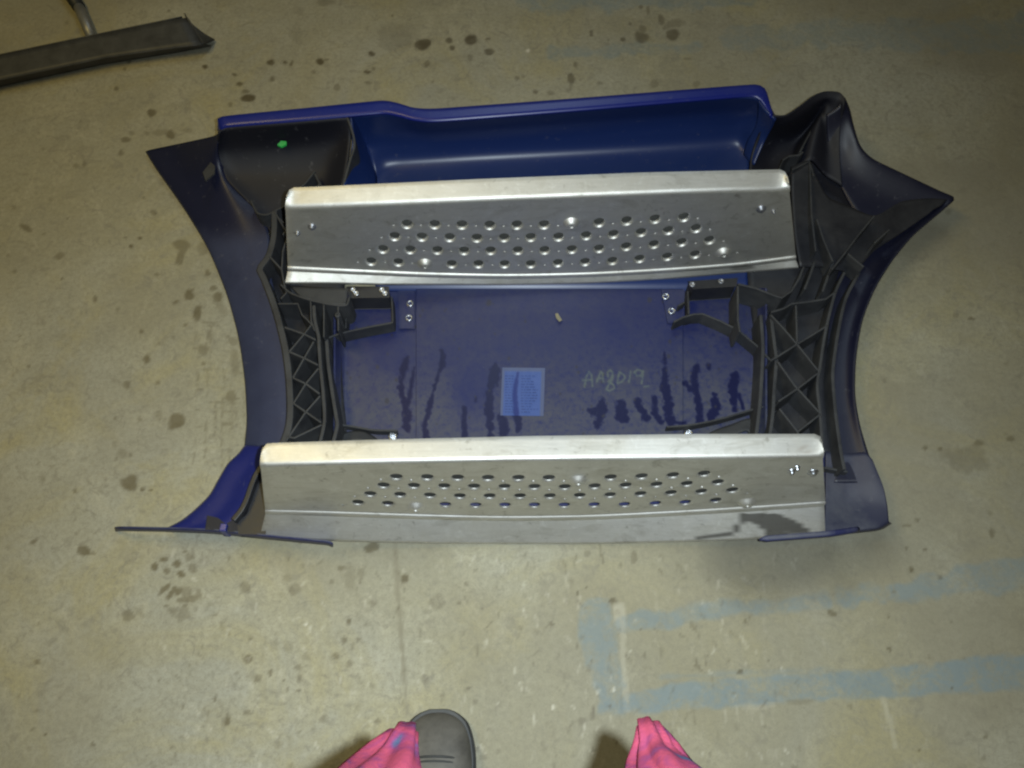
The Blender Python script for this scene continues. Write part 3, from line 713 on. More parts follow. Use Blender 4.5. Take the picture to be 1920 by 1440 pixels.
# ---- left rib frame (dark, under the blue wing)
lf = mesh_obj('left_rib_frame', *loft_data([
    [(500,392,.040),(508,440,.038),(492,500,.036),(508,560,.036),(528,650,.036),(534,740,.036),(532,800,.036),(520,850,.036)],
    [(550,392,.030),(555,440,.028),(550,500,.026),(570,560,.024),(585,650,.024),(590,740,.024),(590,800,.024),(575,850,.024)],
    [(640,392,.026),(645,440,.026),(648,500,.024),(646,560,.022),(640,650,.021),(644,740,.021),(650,800,.021),(650,850,.021)]], 60, 5), M['black'], panel)
solid(lf, .003)
RB = M['ribm']
def ribs(frame, lines, t, z0, zt, smooth_line=False):
    for L in lines: wall('rib', L, t, z0, zt, RB, frame, smooth_line)
LZ = .086
ribs(lf, [[(514,395),(513,440),(504,478),(487,503),(494,520),(509,558),(522,600),(534,650),(541,700),(544,760),(541,800),(528,838)]], .0105, .036, .084, True)   # outer flange
ribs(lf, [[(528,505),(532,530),(537,548),(526,560)], [(540,440),(530,470),(528,505)], [(505,480),(528,505)], [(514,395),(540,440)]], .0034, .030, LZ)
ribs(lf, [[(533,613),(570,626),(592,637)], [(542,659),(570,671),(596,684)], [(549,708),(573,719),(599,738)], [(550,756),(573,772),(602,792)], [(536,818),(551,821),(603,796)],
          [(570,626),(542,659)], [(588,640),(570,671),(549,708)], [(597,690),(573,719),(550,756)], [(600,742),(573,772),(546,812),(536,826)]], .0034, .026, LZ)
ribs(lf, [[(588,572),(590,600),(597,630),(598,650),(601,690),(606,740),(608,790),(598,836)]], .0060, .024, LZ + .002, True)      # inner rail
ribs(lf, [[(612,636),(615,680),(622,730),(630,780),(632,798),(622,838)]], .0065, .020, .072, True)
ribs(lf, [[(521,569),(558,569),(566,590),(575,598),(584,608),(570,626)], [(582,560),(583,600),(590,620)], [(607,568),(607,632)], [(634,570),(634,620)]], .0030, .022, LZ)
lathe('screw_boss', [(.0015, .002), (.0048, .002), (.0052, 0), (.0052, -.06)], RB, lf, P(633, 591, LZ + .001), 16)
ribs(lf, [[(526,533),(545,549),(575,560),(607,568),(634,572),(650,571),(655,556)]], .0034, .024, LZ + .002, True)
o = mesh_obj('flange_cover', *loft_data([[(545,535,.074),(600,538,.074),(652,541,.074)], [(560,552,.080),(605,561,.082),(650,563,.080)], [(575,560,.084),(607,568,.086),(648,570,.084)]], 20, 4), RB, lf); solid(o, .003)
# arm from the frame round the opening
ribs(lf, [[(612,634),(640,624),(690,613),(731,605),(736,600),(734,556)]], .0036, .018, .050, True)
ribs(lf, [[(650,575),(648,615)]], .0030, .018, .045)
# arm at the bottom
ribs(lf, [[(632,795),(660,799),(700,806),(745,807)]], .0034, .017, .034, True)
o = mesh_obj('hump_cover', *loft_data([[(622,846,.022),(632,822,.026),(650,810,.03),(680,808,.03),(706,822,.026),(722,846,.022)], [(640,848,.034),(645,836,.036),(660,826,.038),(680,826,.038),(694,836,.036),(700,848,.034)]], 30, 5), RB, lf); solid(o, .003)
# pocket ribs at the top
ribs(lf, [[(470,375),(482,398),(500,402),(520,392),(545,380)], [(515,400),(532,418)], [(530,440),(540,425)], [(590,325),(600,345),(612,358)], [(590,320),(570,345),(545,360)], [(637,262),(643,300),(640,335),(634,356)], [(600,340),(596,350)]], .0036, .040, .082, True)
ribs(lf, [[(650,218,.155),(656,232,.150),(663,256,.135),(664,275,.125),(656,300,.115),(648,330,.105),(642,352,.10)]], .0045, .045, .15, True)
# black bits on the left foot
ft = wall('foot_rib', [(490,872),(478,892),(470,912),(462,935),(452,955),(436,975)], .008, .034, .070, M['black'], panel, True)
box_px('foot_bracket', [(486,900),(496,912),(500,945),(497,1002),(448,1000),(446,980),(464,965),(474,935)], .056, .018, M['black'])
box_px('shade_block', [(390,968),(408,972),(420,982),(416,994),(386,992)], .052, .016, M['navy'])  # dark block added in place of shade and wet reflections
box_px('shade_block', [(424,984),(446,970),(450,997),(428,996)], .054, .016, M['navy'])  # second added block, dark where shade lies on the foot

# ---- right side: dark body and rib frame
# hollow nose
hol = [[(1444,205,.150),(1452,218,.148),(1475,217,.148),(1500,200,.150),(1525,180,.152),(1547,171,.154),(1574,173,.154),(1584,185,.152)],
       [(1440,222,.130),(1458,232,.125),(1478,232,.125),(1505,216,.132),(1530,195,.140),(1550,184,.146),(1570,186,.146),(1582,200,.142)],
       [(1425,250,.090),(1455,262,.062),(1480,262,.055),(1505,250,.060),(1525,228,.085),(1548,196,.130),(1562,215,.120),(1576,235,.110)],
       [(1408,300,.050),(1440,310,.035),(1465,312,.035),(1485,300,.045),(1500,272,.075),(1535,230,.110),(1552,265,.085),(1575,290,.080)],
       [(1402,390,.024),(1430,400,.026),(1450,400,.028),(1470,380,.034),(1486,330,.060),(1520,300,.090),(1550,330,.060),(1580,350,.056)]]
o = mesh_obj('nose_hollow', *loft_data(hol, 60, 6), M['navy'], panel); solid(o, .0035)
o = mesh_obj('nose_base', *loft_data([[(1392,262,.040),(1445,225,.060),(1500,225,.060),(1560,260,.060)], [(1390,330,.018),(1450,330,.020),(1510,330,.030),(1600,350,.034)], [(1390,470,.016),(1460,470,.016),(1540,460,.028),(1640,430,.034)]], 30, 4), M['navy'], panel); solid(o, .003)
# right wing: outer edge to inner arcs
rw_o = [(1583,184,.150),(1592,206,.130),(1600,240,.110),(1612,275,.092),(1636,300,.082),(1700,332,.074),(1755,358,.070),(1786,373,.068),(1768,392,.066),(1712,440,.062),(1672,488,.060),(1640,540,.058),(1616,600,.056),(1604,670,.054),(1602,740,.052),(1612,800,.050),(1630,860,.050),(1648,905,.050)]
rw_m = [(1572,200,.138),(1578,235,.110),(1584,275,.084),(1592,310,.068),(1612,340,.058),(1665,372,.052),(1712,392,.050),(1722,402,.050),(1705,425,.046),(1668,462,.044),(1636,505,.042),(1612,555,.042),(1596,610,.042),(1586,672,.042),(1586,740,.042),(1594,800,.042),(1606,860,.042),(1618,905,.042)]
rw_i = [(1550,215,.125),(1552,265,.085),(1562,310,.062),(1575,345,.054),(1590,375,.048),(1610,410,.044),(1620,430,.042),(1610,450,.040),(1590,480,.036),(1570,505,.034),(1560,540,.034),(1552,580,.034),(1548,630,.034),(1546,690,.034),(1548,740,.034),(1555,800,.034),(1560,860,.034),(1562,905,.034)]
edge_r = [(x + 2, y - (1 if i < 8 else -1), z - .014) for i, (x, y, z) in enumerate(rw_o)]
rw = mesh_obj('right_wing', *loft_data([edge_r, rw_o, rw_m, rw_i], 120, 6), M['skinblue'], panel); solid(rw, .0035)
# black moulding on top of the wing near its tip
mould = [[(1484,312,.092),(1518,301,.095),(1530,330,.090),(1552,368,.084),(1590,385,.078),(1640,404,.072),(1690,378,.066),(1740,372,.066),(1776,374,.068)],
         [(1484,360,.088),(1522,350,.088),(1532,375,.084),(1555,405,.078),(1592,425,.072),(1632,428,.068),(1676,412,.064),(1722,396,.064),(1766,384,.067)],
         [(1490,440,.080),(1522,430,.078),(1540,440,.074),(1560,460,.070),(1590,470,.066),(1620,460,.064),(1652,440,.062),(1700,418,.062),(1752,392,.066)],
         [(1500,500,.070),(1525,500,.068),(1545,500,.066),(1565,505,.064),(1590,508,.060),(1612,500,.058),(1640,470,.058),(1685,440,.060),(1740,402,.064)]]
o = mesh_obj('wing_moulding', *loft_data(mould, 60, 5), M['black'], panel); solid(o, .003)
rf = mesh_obj('right_rib_frame', *loft_data([
    [(1395,380,.026),(1400,440,.024),(1400,500,.022),(1405,560,.020),(1415,640,.019),(1418,700,.019),(1416,760,.019),(1410,850,.019)],
    [(1470,380,.030),(1475,440,.028),(1470,500,.026),(1470,560,.024),(1478,640,.022),(1480,700,.022),(1480,760,.022),(1480,850,.022)],
    [(1600,420,.038),(1590,460,.036),(1572,510,.034),(1560,560,.034),(1552,640,.034),(1550,700,.034),(1552,760,.034),(1560,850,.034)]], 60, 5), M['black'], panel)
solid(rf, .003)
RZ = .078
ribs(rf, [[(1528,490),(1518,520),(1509,542)], [(1563,490),(1552,520),(1543,546)]], .0044, .026, RZ)
ribs(rf, [[(1584,510),(1567,547),(1554,596),(1546,634),(1539,680),(1533,724),(1538,772),(1542,830)]], .0050, .030, RZ, True)
ribs(rf, [[(1611,511),(1588,555),(1577,596),(1568,647),(1562,698),(1564,737),(1569,788),(1578,850),(1584,880)]], .0056, .034, RZ - .006, True)
ribs(rf, [[(1446,585),(1470,578),(1485,569),(1520,565),(1549,560),(1567,547)], [(1446,590),(1470,616),(1495,645),(1534,694)], [(1552,610),(1495,645),(1455,670),(1445,676)],
          [(1493,572),(1495,645)], [(1459,678),(1490,722),(1536,772)], [(1533,700),(1495,729),(1460,752)], [(1462,766),(1496,809),(1500,830)], [(1539,776),(1496,809)]], .0034, .022, RZ)
ribs(rf, [[(1427,590),(1431,650),(1429,700),(1425,760),(1416,836)], [(1446,590),(1452,640),(1456,676),(1452,730),(1450,770),(1442,836)]], .0060, .019, RZ - .008, True)
ribs(rf, [[(1384,536),(1384,600),(1388,622)], [(1384,532),(1418,540),(1448,552),(1466,558),(1485,545),(1500,520),(1508,500)]], .0038, .019, RZ, False)
ribs(rf, [[(1264,603),(1282,594),(1300,589),(1318,588),(1352,602),(1384,618),(1420,648),(1446,676)]], .0036, .017, .050, False)
ribs(rf, [[(1290,545),(1292,588)], [(1284,566),(1272,573)]], .0034, .017, .044)
ribs(rf, [[(1250,800),(1290,797),(1330,790),(1370,780),(1420,765),(1455,757)]], .0034, .017, .038, True)
o = mesh_obj('hump_cover', *loft_data([[(1300,846,.020),(1330,812,.024),(1370,796,.028),(1412,786,.028),(1418,846,.022)], [(1330,848,.026),(1350,828,.032),(1375,816,.034),(1404,808,.034),(1410,848,.026)]], 30, 5), RB, rf); solid(o, .003)
# ribs up beside the upper tread
ribs(rf, [[(1486,318),(1518,302),(1526,330)], [(1519,305),(1522,400),(1530,470)], [(1532,410),(1545,450),(1562,490)], [(1640,404),(1610,440),(1580,480),(1560,505)], [(1668,430),(1640,455)], [(1590,475),(1620,500)],
          [(1468,300),(1480,292),(1500,290),(1506,284)], [(1500,285),(1512,262),(1525,238),(1536,214),(1546,192)]], .0036, .050, .098)
# near right corner
cr = [[(1548,846,.036),(1590,850,.040),(1622,848,.050),(1636,862,.052)], [(1548,900,.034),(1590,905,.036),(1640,900,.050),(1656,912,.052)],
      [(1548,945,.034),(1590,945,.034),(1645,945,.046),(1664,950,.049)], [(1545,1000,.046),(1600,993,.046),(1645,988,.046),(1667,978,.046)], [(1545,1006,.030),(1602,1000,.030),(1650,994,.030),(1672,982,.030)]]
o = mesh_obj('corner_pan', *loft_data(cr, 40, 6), mat_blue('grey_blue_plastic', (0.016, 0.018, 0.045), .45, .55), panel); solid(o, .0035)
wall('corner_rib', [(1546,876),(1566,880),(1590,884)], .004, .034, .050, RB, panel)
lp = [P(x, y, z) for x, y, z in [tuple(q) for q in resample([(1424,1012,.080),(1436,1010,.084),(1500,1005,.085),(1560,1000,.083),(1604,993,.064),(1608,992,.058)], 30)]]
tube('edge_lip', lp, [.0018, .003] + [.0048] * 26 + [.0045, .004], M['strip'], panel, 12)
lathe('screw', [(.0032, 0), (.003, .002), (.0002, .0025)], M['steel'], panel, P(1607, 992, .058), 12)

# ------------------------------------------------------------------ treads
DIR = Vector((0, -math.sin(math.radians(8)), -math.cos(math.radians(8))))   # down along the tread face
def tread(name, zt, far_pts, bend_t, bend_b, edge_b, holes, bosses, pins, R, label, drop, ds=1.0, tilt=.014):
    """bend lines given in photo pixels; the face is the plane through the upper bend along DIR"""
    t3 = [P(x, y, zt) for x, y in bend_t]
    p0 = t3[0]; e = (t3[-1] - t3[0]).normalized()
    nrm = e.cross(DIR).normalized()
    if nrm.y > 0: nrm = -nrm                         # towards the photographer
    dn = nrm.cross(e).normalized()
    if dn.z > 0: dn = -dn
    camp = Vector((0, 0, H))
    def onface(x, y):
        r = ray(x, y); t = (p0 - camp).dot(nrm) / r.dot(nrm); return camp + r * t
    def uv(w): d = w - p0; return d.dot(e), d.dot(dn)
    def xyz(u, v, h=0.0): return p0 + e * u + dn * v + nrm * h
    NB = 90
    bt = resample([(x, y, 0) for x, y in bend_t], NB); bb = resample([(x, y, 0) for x, y in bend_b], NB)
    uvt = [uv(P(x, y, zt)) for x, y, _ in bt]
    uvt = [(uv(onface(x, y))) for x, y, _ in bt]
    uvb = [uv(onface(x, y)) for x, y, _ in bb]
    RB_ = .006                                        # bend radius
    verts2, edges2, faces2 = [], [], []
    loop = [(u, v + RB_) for u, v in uvt] + [(u, v - RB_) for u, v in uvb[::-1]]
    verts2 += [Vector(q) for q in loop]; n0 = len(loop)
    faces2.append(list(range(n0)))
    rings = []
    def hole(u, v, r, seg):
        b = len(verts2)
        for k in range(seg):
            a = 2 * math.pi * k / seg
            verts2.append(Vector((u + r * math.cos(a), v + r * math.sin(a))))
        faces2.append([b + k for k in range(seg)][::-1])
        return b, seg
    HL = [uv(onface(x, y)) for x, y in holes]; BL = [uv(onface(x, y)) for x, y in bosses]; PL = [uv(onface(x, y)) for x, y in pins]
    for u, v in HL: rings.append(('h', u, v, R * 1.30, 20)); hole(u, v, R * 1.30, 20)
    for u, v in BL: rings.append(('b', u, v, R * 1.55, 20)); hole(u, v, R * 1.55, 20)
    for u, v in PL: rings.append(('p', u, v, R * .32, 8)); hole(u, v, R * .32, 8)
    # extra interior points so that the sheet can be shaded and dirtied
    r = geometry.delaunay_2d_cdt(verts2, [], faces2, 2, 1e-7)
    V = [xyz(q[0], q[1]) for q in r[0]]
    # output_type 2: keep triangles lying in the outer face only
    def inhole(c):
        for k, u, v, rr, s in rings:
            if (c[0]-u)**2 + (c[1]-v)**2 < (rr * .93)**2: return True
        return False
    Fc = []
    for f in r[2]:
        c = sum((r[0][i] for i in f), Vector((0, 0))) / len(f)
        if not inhole(c): Fc.append(tuple(f))
    # collars, bosses and pin holes
    for k, u, v, rr, seg in rings:
        if k == 'h': prof = [(rr, 0), (rr * .95, -.0003 * ds), (R * 1.12, -.0010 * ds), (R * 1.0, -.0026 * ds), (R * .985, -.0044 * ds)]
        elif k == 'b': prof = [(rr, 0), (rr * .88, .0008), (rr * .68, .0045), (R * .68, .0075), (R * .48, .0082), (R * .36, .0070), (R * .33, .001)]
        else: prof = [(rr, 0), (rr * .9, -.003)]
        b0 = len(V)
        for pr, h in prof:
            for s in range(seg):
                a = 2 * math.pi * s / seg
                V.append(xyz(u + pr * math.cos(a), v + pr * math.sin(a), h))
        for i in range(len(prof) - 1):
            for s in range(seg):
                s2 = (s + 1) % seg
                Fc.append((b0+i*seg+s, b0+i*seg+s2, b0+(i+1)*seg+s2, b0+(i+1)*seg+s))
    # upper flange: bend arc then level sheet running away from the viewer
    fl = resample([(x, y, 0) for x, y in far_pts], NB, smooth=False)
    up = Vector((0, 0, 1)); rows = []
    base = [xyz(u, v) for u, v in uvt]
    ang = math.acos(max(-1, min(1, (-dn).dot(Vector((0, 1, 0))))))
    outv = []
    for i in range(NB):
        w = P(fl[i][0], fl[i][1], zt + tilt); d = w - base[i]; outv.append((w, d.normalized()))
    K = 6
    for k in range(K + 1):
        t = k / K; row = []
        for i in range(NB):
            a = base[i] + dn * RB_; c = base[i]; b = base[i] + outv[i][1] * RB_
            row.append(a * (1-t)**2 + c * 2*t*(1-t) + b * t*t)
        rows.append(row)
    for t in (.25, .5, .75, 1.0):
        rows.append([(base[i] + outv[i][1] * RB_).lerp(outv[i][0], t) for i in range(NB)])
    # lower flange: fillet then sheet coming towards the viewer
    eb = resample([(x, y, 0) for x, y in edge_b], NB)
    rows2 = []; baseb = [xyz(u, v) for u, v in uvb]
    ed = []
    for i in range(NB):
        zb = baseb[i].z - drop
        w = P(eb[i][0], eb[i][1], zb); ed.append((w, (w - baseb[i]).normalized()))
    for k in range(K + 1):
        t = k / K
        rows2.append([(baseb[i] - dn * RB_) * (1-t)**2 + baseb[i] * 2*t*(1-t) + (baseb[i] + ed[i][1] * RB_) * t*t + (nrm + Vector((0, 0, .8))) * (.0026 * math.sin(math.pi * t)) for i in range(NB)])
    for t in np.linspace(.04, 1.0, 22):
        rows2.append([(baseb[i] + ed[i][1] * RB_).lerp(ed[i][0], t) for i in range(NB)])
    last = rows2[-1]                                   # small return lip
    rows2.append([w + Vector((0, -.0012, -.0028)) for w in last])
    def grid(rows):
        b0 = len(V); n = NB
        for rw_ in rows: V.extend(rw_)
        for j in range(len(rows) - 1):
            for i in range(n - 1):
                q = b0 + j * n + i
                Fc.append((q, q + 1, q + n + 1, q + n))
    grid(rows); grid(rows2)
    bm = bmesh.new()
    bv = [bm.verts.new(v) for v in V]
    for f in Fc:
        try: bm.faces.new([bv[i] for i in f])
        except ValueError: pass
    bmesh.ops.remove_doubles(bm, verts=bm.verts, dist=2e-5)
    o = bm_obj(name, bm, M['alu'], panel)
    # keep flat sheet crisp where long triangles meet the bends
    c = np.empty(len(o.data.vertices) * 3); o.data.vertices.foreach_get('co', c); c = c.reshape(-1, 3)
    qx, qy = proj(c)
    wet = np.zeros(len(c)); rust = np.zeros(len(c))
    if name and label == 'near':
        wet = np.maximum(stroke(qx, qy, [(1392,966,5),(1420,972,12),(1450,978,18),(1490,988,12),(1512,995,5)], 2, 2, .1),
                         np.maximum(stroke(qx, qy, [(1390,970,6),(1386,985,5),(1372,1000,4),(1310,1008,3)], 2, 1, .1), stroke(qx, qy, [(1430,985,6),(1450,1004,9),(1480,1002,6)], 2, 1, .1)))
        wet = np.where(qy > 962, wet, 0) * .9
        rust = blob(qx, qy, 1507, 846, 6, 6, 0, .3, .5) * 1.0
    else:
        wet = .6 * stroke(qx, qy, [(1374,503,3),(1395,501,4),(1410,500,3)], 1.5, 1, .1)
    attr(o, 'wet', wet); attr(o, 'rust', rust)
    m = o.modifiers.new('thickness', 'SOLIDIFY'); m.thickness = .0022; m.offset = 0.0
    m = o.modifiers.new('normals', 'WEIGHTED_NORMAL'); m.mode = 'FACE_AREA'; m.weight = 60; m.keep_sharp = False
    return o, onface, nrm

def lin(a, b, n, skip=()): return [(a[0] + (b[0]-a[0]) * i / (n-1), a[1] + (b[1]-a[1]) * i / (n-1)) for i in range(n) if i not in skip]
def arcrow(xs, ctrl): return [(x, float(np.interp(x, [c[0] for c in ctrl], [c[1] for c in ctrl]))) for x in xs]
# far tread
r1 = arcrow([763,815,866,918,969,1020,1123,1175,1228,1282], [(763,420),(918,422),(1020,421),(1123,417),(1282,407)])
r2_ = arcrow([740,791,843,894,945,995,1047,1099,1150,1202,1253,1305], [(740,443),(894,446),(1047,444),(1150,439),(1305,428)])
r3_ = arcrow([718,769,820,870,920,971,1021,1072,1123,1174,1226,1278,1330], [(718,467),(870,470),(1021,469),(1123,466),(1330,450)])
r4 = arcrow([696,747,847,897,946,995,1046,1097,1148,1199,1251,1303], [(696,490),(847,495),(995,495),(1148,489),(1303,477)])
pins_u = [(x + 26, y + 1) for x, y in r1 + r2_ + r3_ + r4 if (x + 26) < 1390] + [(738,421),(715,444),(693,468),(671,491),(1382,473)]
up_tread, of_u, n_u = tread('tread', .245,
    [(538,366),(541,357),(548,352),(620,349),(900,336),(1200,324),(1462,318),(1470,320),(1476,328),(1479,342)],
    [(534,389),(700,383),(900,374),(1200,362),(1350,357),(1482,355)],
    [(541,502),(640,507),(800,514),(950,517),(1100,514),(1250,506),(1380,496),(1490,482)],
    [(535,529),(620,529),(720,531),(830,531),(950,531),(1100,528),(1250,520),(1380,509),(1497,500)],
    r1 + r2_ + r3_ + r4, [(1071,418),(797,494),(1356,473)], pins_u, .0096, 'far', .013, 1.2)
# near tread
s1 = arcrow([743,801,858,915,972,1029,1145,1203,1262,1320], [(743,894),(915,896),(1029,896),(1145,895),(1262,891),(1320,888)])
s2 = arcrow([719,776,833,889,946,1002,1059,1115,1173,1231,1288,1346], [(719,910),(889,912),(1059,913),(1173,910),(1288,907),(1346,904)])
s3 = arcrow([694,750,806,862,918,975,1031,1087,1144,1201,1258,1315,1373], [(694,926),(862,930),(1031,930),(1144,928),(1258,924),(1373,919)])
s4 = arcrow([671,727,835,892,947,1002,1058,1114,1171,1229,1285,1342], [(671,942),(727,944),(892,947),(1058,947),(1171,946),(1285,942),(1342,938)])
pins_l = [(x + 28, y + 5) for x, y in s1 + s2 + s3 if (x + 28) < 1430] + [(714,898),(690,914),(665,930),(642,946)]
lo_tread, of_l, n_l = tread('tread', .232,
    [(489,852),(491,843),(497,833),(505,831),(700,825),(1000,818),(1300,814),(1528,814),(1537,817),(1542,828),(1544,842)],
    [(487,873),(700,867),(1000,861),(1300,859),(1450,857),(1545,855)],
    [(499,957),(620,960),(800,966),(950,969),(1100,967),(1250,960),(1400,951),(1545,941)],
    [(488,1004),(620,1011),(800,1016),(950,1017),(1100,1017),(1250,1014),(1400,1009),(1547,998)],
    s1 + s2 + s3 + s4, [(1084,898),(780,948),(1400,940)], pins_l, .0100, 'near', .033, .55, .004)
up_tread['label'] = 'far aluminium tread with narrow lower flange'
lo_tread['label'] = 'near aluminium tread with wide lower flange and dark spill'
# added dark plates behind both treads, only to darken the holes
V = []
ADDED_BACKING = mat_black('added_backing_grey', (0.05, 0.05, 0.045), (0.10, 0.10, 0.09), .5, .7)
for of_, n_, c4 in ((of_u, n_u, ((640,402),(1345,372),(1385,494),(640,522))), (of_l, n_l, ((640,884),(1400,876),(1425,950),(630,958)))):
  V = [of_(x, y) - n_ * .012 for x, y in c4]
  V += [v - n_ * .003 for v in V]
  mesh_obj('added_backing', V, [(0,1,2,3),(7,6,5,4),(0,4,5,1),(1,5,6,2),(2,6,7,3),(3,7,4,0)], ADDED_BACKING, panel, smooth=False)
def stud(parent, onface, nrm, x, y, r, mat, kind='bolt'):
    p = onface(x, y)
    return lathe(kind, [(r * 1.25, .0005), (r * 1.2, .002), (r * .75, .003), (r * .7, .006), (r * .45, .007), (r * .02, .0072)], mat, parent, p, 14, nrm)
for x, y, r in ((585, 424, .006), (558, 436, .004)): stud(up_tread, of_u, n_u, x, y, r, M['dull'])
for x, y, r in ((1427, 391, .007), (1450, 395, .003)): stud(up_tread, of_u, n_u, x, y, r, M['dull'])
for x, y, r in ((1484, 882, .005), (1494, 875, .004), (1524, 884, .007)): stud(lo_tread, of_l, n_l, x, y, r, M['steel'])

# ------------------------------------------------------------------ loose things
fl = [(1041,588),(1046,587),(1054,600),(1049,603),(1043,596)]
V = [P(x, y, .026 + .003 * (i % 2)) for i, (x, y) in enumerate(fl)]; V += [v - Vector((0, 0, .0022)) for v in V]; n = len(fl)
o = mesh_obj('debris_flake', V, [tuple(range(n)), tuple(range(2*n-1, n-1, -1))] + [(i, (i+1) % n, n+(i+1) % n, n+i) for i in range(n)], M['flake'], None, smooth=False)
tag(o, 'small pale flake of debris lying on the dusty blue centre plate', 'debris')

# angled steel channel on the floor
ch = empty('steel_channel', 'dark grey bent steel channel lying on the concrete floor beside the fairing', 'metal channel')
o = mesh_obj('web', *loft_data([[(-260,158,.040),(0,104,.040),(200,62,.040),(342,33,.040),(352,33,.040)], [(-260,215,.030),(0,150,.030),(200,108,.030),(340,88,.030),(380,84,.028)]], 30, 5, smooth=False), M['rail'], ch); solid(o, .003)
o = mesh_obj('flange', *loft_data([[(-260,215,.0295),(0,150,.0295),(200,108,.0295),(340,88,.0295),(378,84,.0275)], [(-260,228,.004),(0,163,.004),(200,120,.004),(340,98,.004),(396,87,.004)]], 30, 4, smooth=False), M['rail'], ch); solid(o, .003)
o = mesh_obj('end_tab', *loft_data([[(345,24,.048),(356,38,.040),(364,50,.034)], [(350,36,.040),(368,62,.030),(380,82,.028)], [(362,50,.030),(384,66,.016),(402,76,.004)]], 12, 4, smooth=False), M['rail'], ch); solid(o, .003)
o = mesh_obj('flange', *loft_data([[(-260,158,.0395),(0,104,.0395),(200,62,.0395),(342,33,.0395)], [(-260,160,.002),(0,110,.002),(200,69,.002),(342,41,.002)]], 20, 3, smooth=False), M['rail'], ch); solid(o, .003)
# rod with black sleeve
tl = empty('stand_leg', 'grey metal rod with black sleeve lying on the floor against the steel channel', 'metal rod')
a, b, c = P(112, -40, .016), P(148, 14, .0135), P(172, 70, .012)
tube('sleeve', [a, a.lerp(b, .5), b], [.0155, .0150, .0140], M['grip'], tl, 14)
tube('rod', [b, b.lerp(c, .5), c], [.0118, .0115, .0110], M['rod'], tl, 14)

# ------------------------------------------------------------------ photographer: shoe tip and scarf ends reach the picture
per = empty('person', 'person standing over the fairing in grey rubber boots and a pink tie-dyed scarf', 'person')
def boot(dx, dy, name='boot'):
    """toe tip at (dx, dy); points towards +y"""
    sec = [  # distance behind toe, half width, height, base
        (.000,.010,.020),(.006,.026,.032),(.018,.040,.044),(.036,.0485,.054),(.060,.0525,.061),(.090,.0530,.066),(.120,.0490,.078),(.150,.0430,.100),(.180,.0400,.120),(.215,.0385,.125),(.250,.0360,.120),(.268,.0280,.105),(.276,.014,.090)]
    V, Fc = [], []; S = 20
    for d, w, h in sec:
        for k in range(S):
            a = 2 * math.pi * k / S
            cx, cz = math.cos(a), math.sin(a)
            x = w * math.copysign(abs(cx) ** .75, cx)
            z = .010 + (h - .010) * (.5 + .5 * math.copysign(abs(cz) ** .8, cz))
            V.append((dx + x * (1 - .18 * max(0, cz)), dy - d, z))
    n = len(sec)
    for i in range(n - 1):
        for k in range(S):
            k2 = (k + 1) % S; Fc.append((i*S+k, (i+1)*S+k, (i+1)*S+k2, i*S+k2))
    Fc.append(tuple(range(S))); Fc.append(tuple((n-1)*S + k for k in range(S))[::-1])
    o = mesh_obj(name, V, Fc, M['boot'], per)
    sm = o.modifiers.new('sub', 'SUBSURF'); sm.levels = 1; sm.render_levels = 2
    # welt and sole
    out = [(-w - .0035, -d + .0035 * (i < 3)) for i, (d, w, h) in enumerate(sec)] + [(w + .0035, -d + .0035 * (i < 3)) for i, (d, w, h) in reversed(list(enumerate(sec)))]
    out = [tuple(q[:2]) for q in resample([(x, y, 0) for x, y in out] + [(out[0][0], out[0][1], 0)], 90)[:-1]]
    m = len(out)
    V = [(dx + x, dy + y, 0.0005) for x, y in out] + [(dx + x, dy + y, .018) for x, y in out] + [(dx + x * .93, dy + y * .985 - .001, .0215) for x, y in out]
    Fc = [tuple(range(m))[::-1], tuple(2*m + i for i in range(m))]
    for r_ in range(2):
        for i in range(m):
            j = (i + 1) % m; Fc.append((r_*m+i, r_*m+j, (r_+1)*m+j, (r_+1)*m+i))
    so = mesh_obj('sole', V, Fc, M['sole'], o); sharp(so, 40)
    # toe seam
    sv = []
    for k in range(13):
        a = math.pi * (k / 12)
        sv.append(Vector((dx + .0500 * math.cos(a), dy - .074 + .014 * math.sin(a), .024 + .0385 * math.sin(a))))
    tube('seam', sv, .0016, M['sole'], o, 6)
    tube('seam', [v + Vector((0, -.006, .0012)) for v in sv], .0012, M['sole'], o, 6)
    shaft = [Vector((dx, dy - .205, .10)), Vector((dx, dy - .21, .18)), Vector((dx, dy - .21, .27))]
    tube('shaft', shaft, [.047, .050, .055], M['boot'], o, 18)
    return o
tip = P(818, 1329, .015)
boot(tip.x + .004, tip.y - .004)
boot(.125, -.045)
# body: one skinned mesh, standing just behind the picture
bx, by = tip.x + .004, tip.y - .215
sk_v = [(0,-.30,.92), (0,-.30,1.06), (0,-.29,1.22), (0,-.27,1.36), (0,-.22,1.45), (0,-.19,1.50), (0,-.165,1.60), (0,-.15,1.68),   # 0-7 pelvis..head
        (-.09,-.30,.86), (-.105,-.235,.48), (bx,by,.14), (.09,-.30,.86), (.115,-.255,.48), (.125,-.26,.14),                       # 8-13 legs
        (-.15,-.28,1.37), (-.23,-.25,1.14), (-.10,-.08,1.20), (-.05,-.03,1.245), (.15,-.28,1.37), (.23,-.25,1.14), (.10,-.08,1.20), (.055,-.03,1.245)]
sk_e = [(0,1),(1,2),(2,3),(3,4),(4,5),(5,6),(6,7),(0,8),(8,9),(9,10),(0,11),(11,12),(12,13),(3,14),(14,15),(15,16),(16,17),(3,18),(18,19),(19,20),(20,21)]
rad = [.13,.12,.125,.11,.055,.055,.085,.075,.085,.062,.045,.085,.062,.045,.060,.045,.034,.022,.060,.045,.034,.022]
me = bpy.data.meshes.new('body'); me.from_pydata(sk_v, sk_e, []); me.materials.append(M['trousers'])
body = bpy.data.objects.new('body', me); col.objects.link(body); body.parent = per
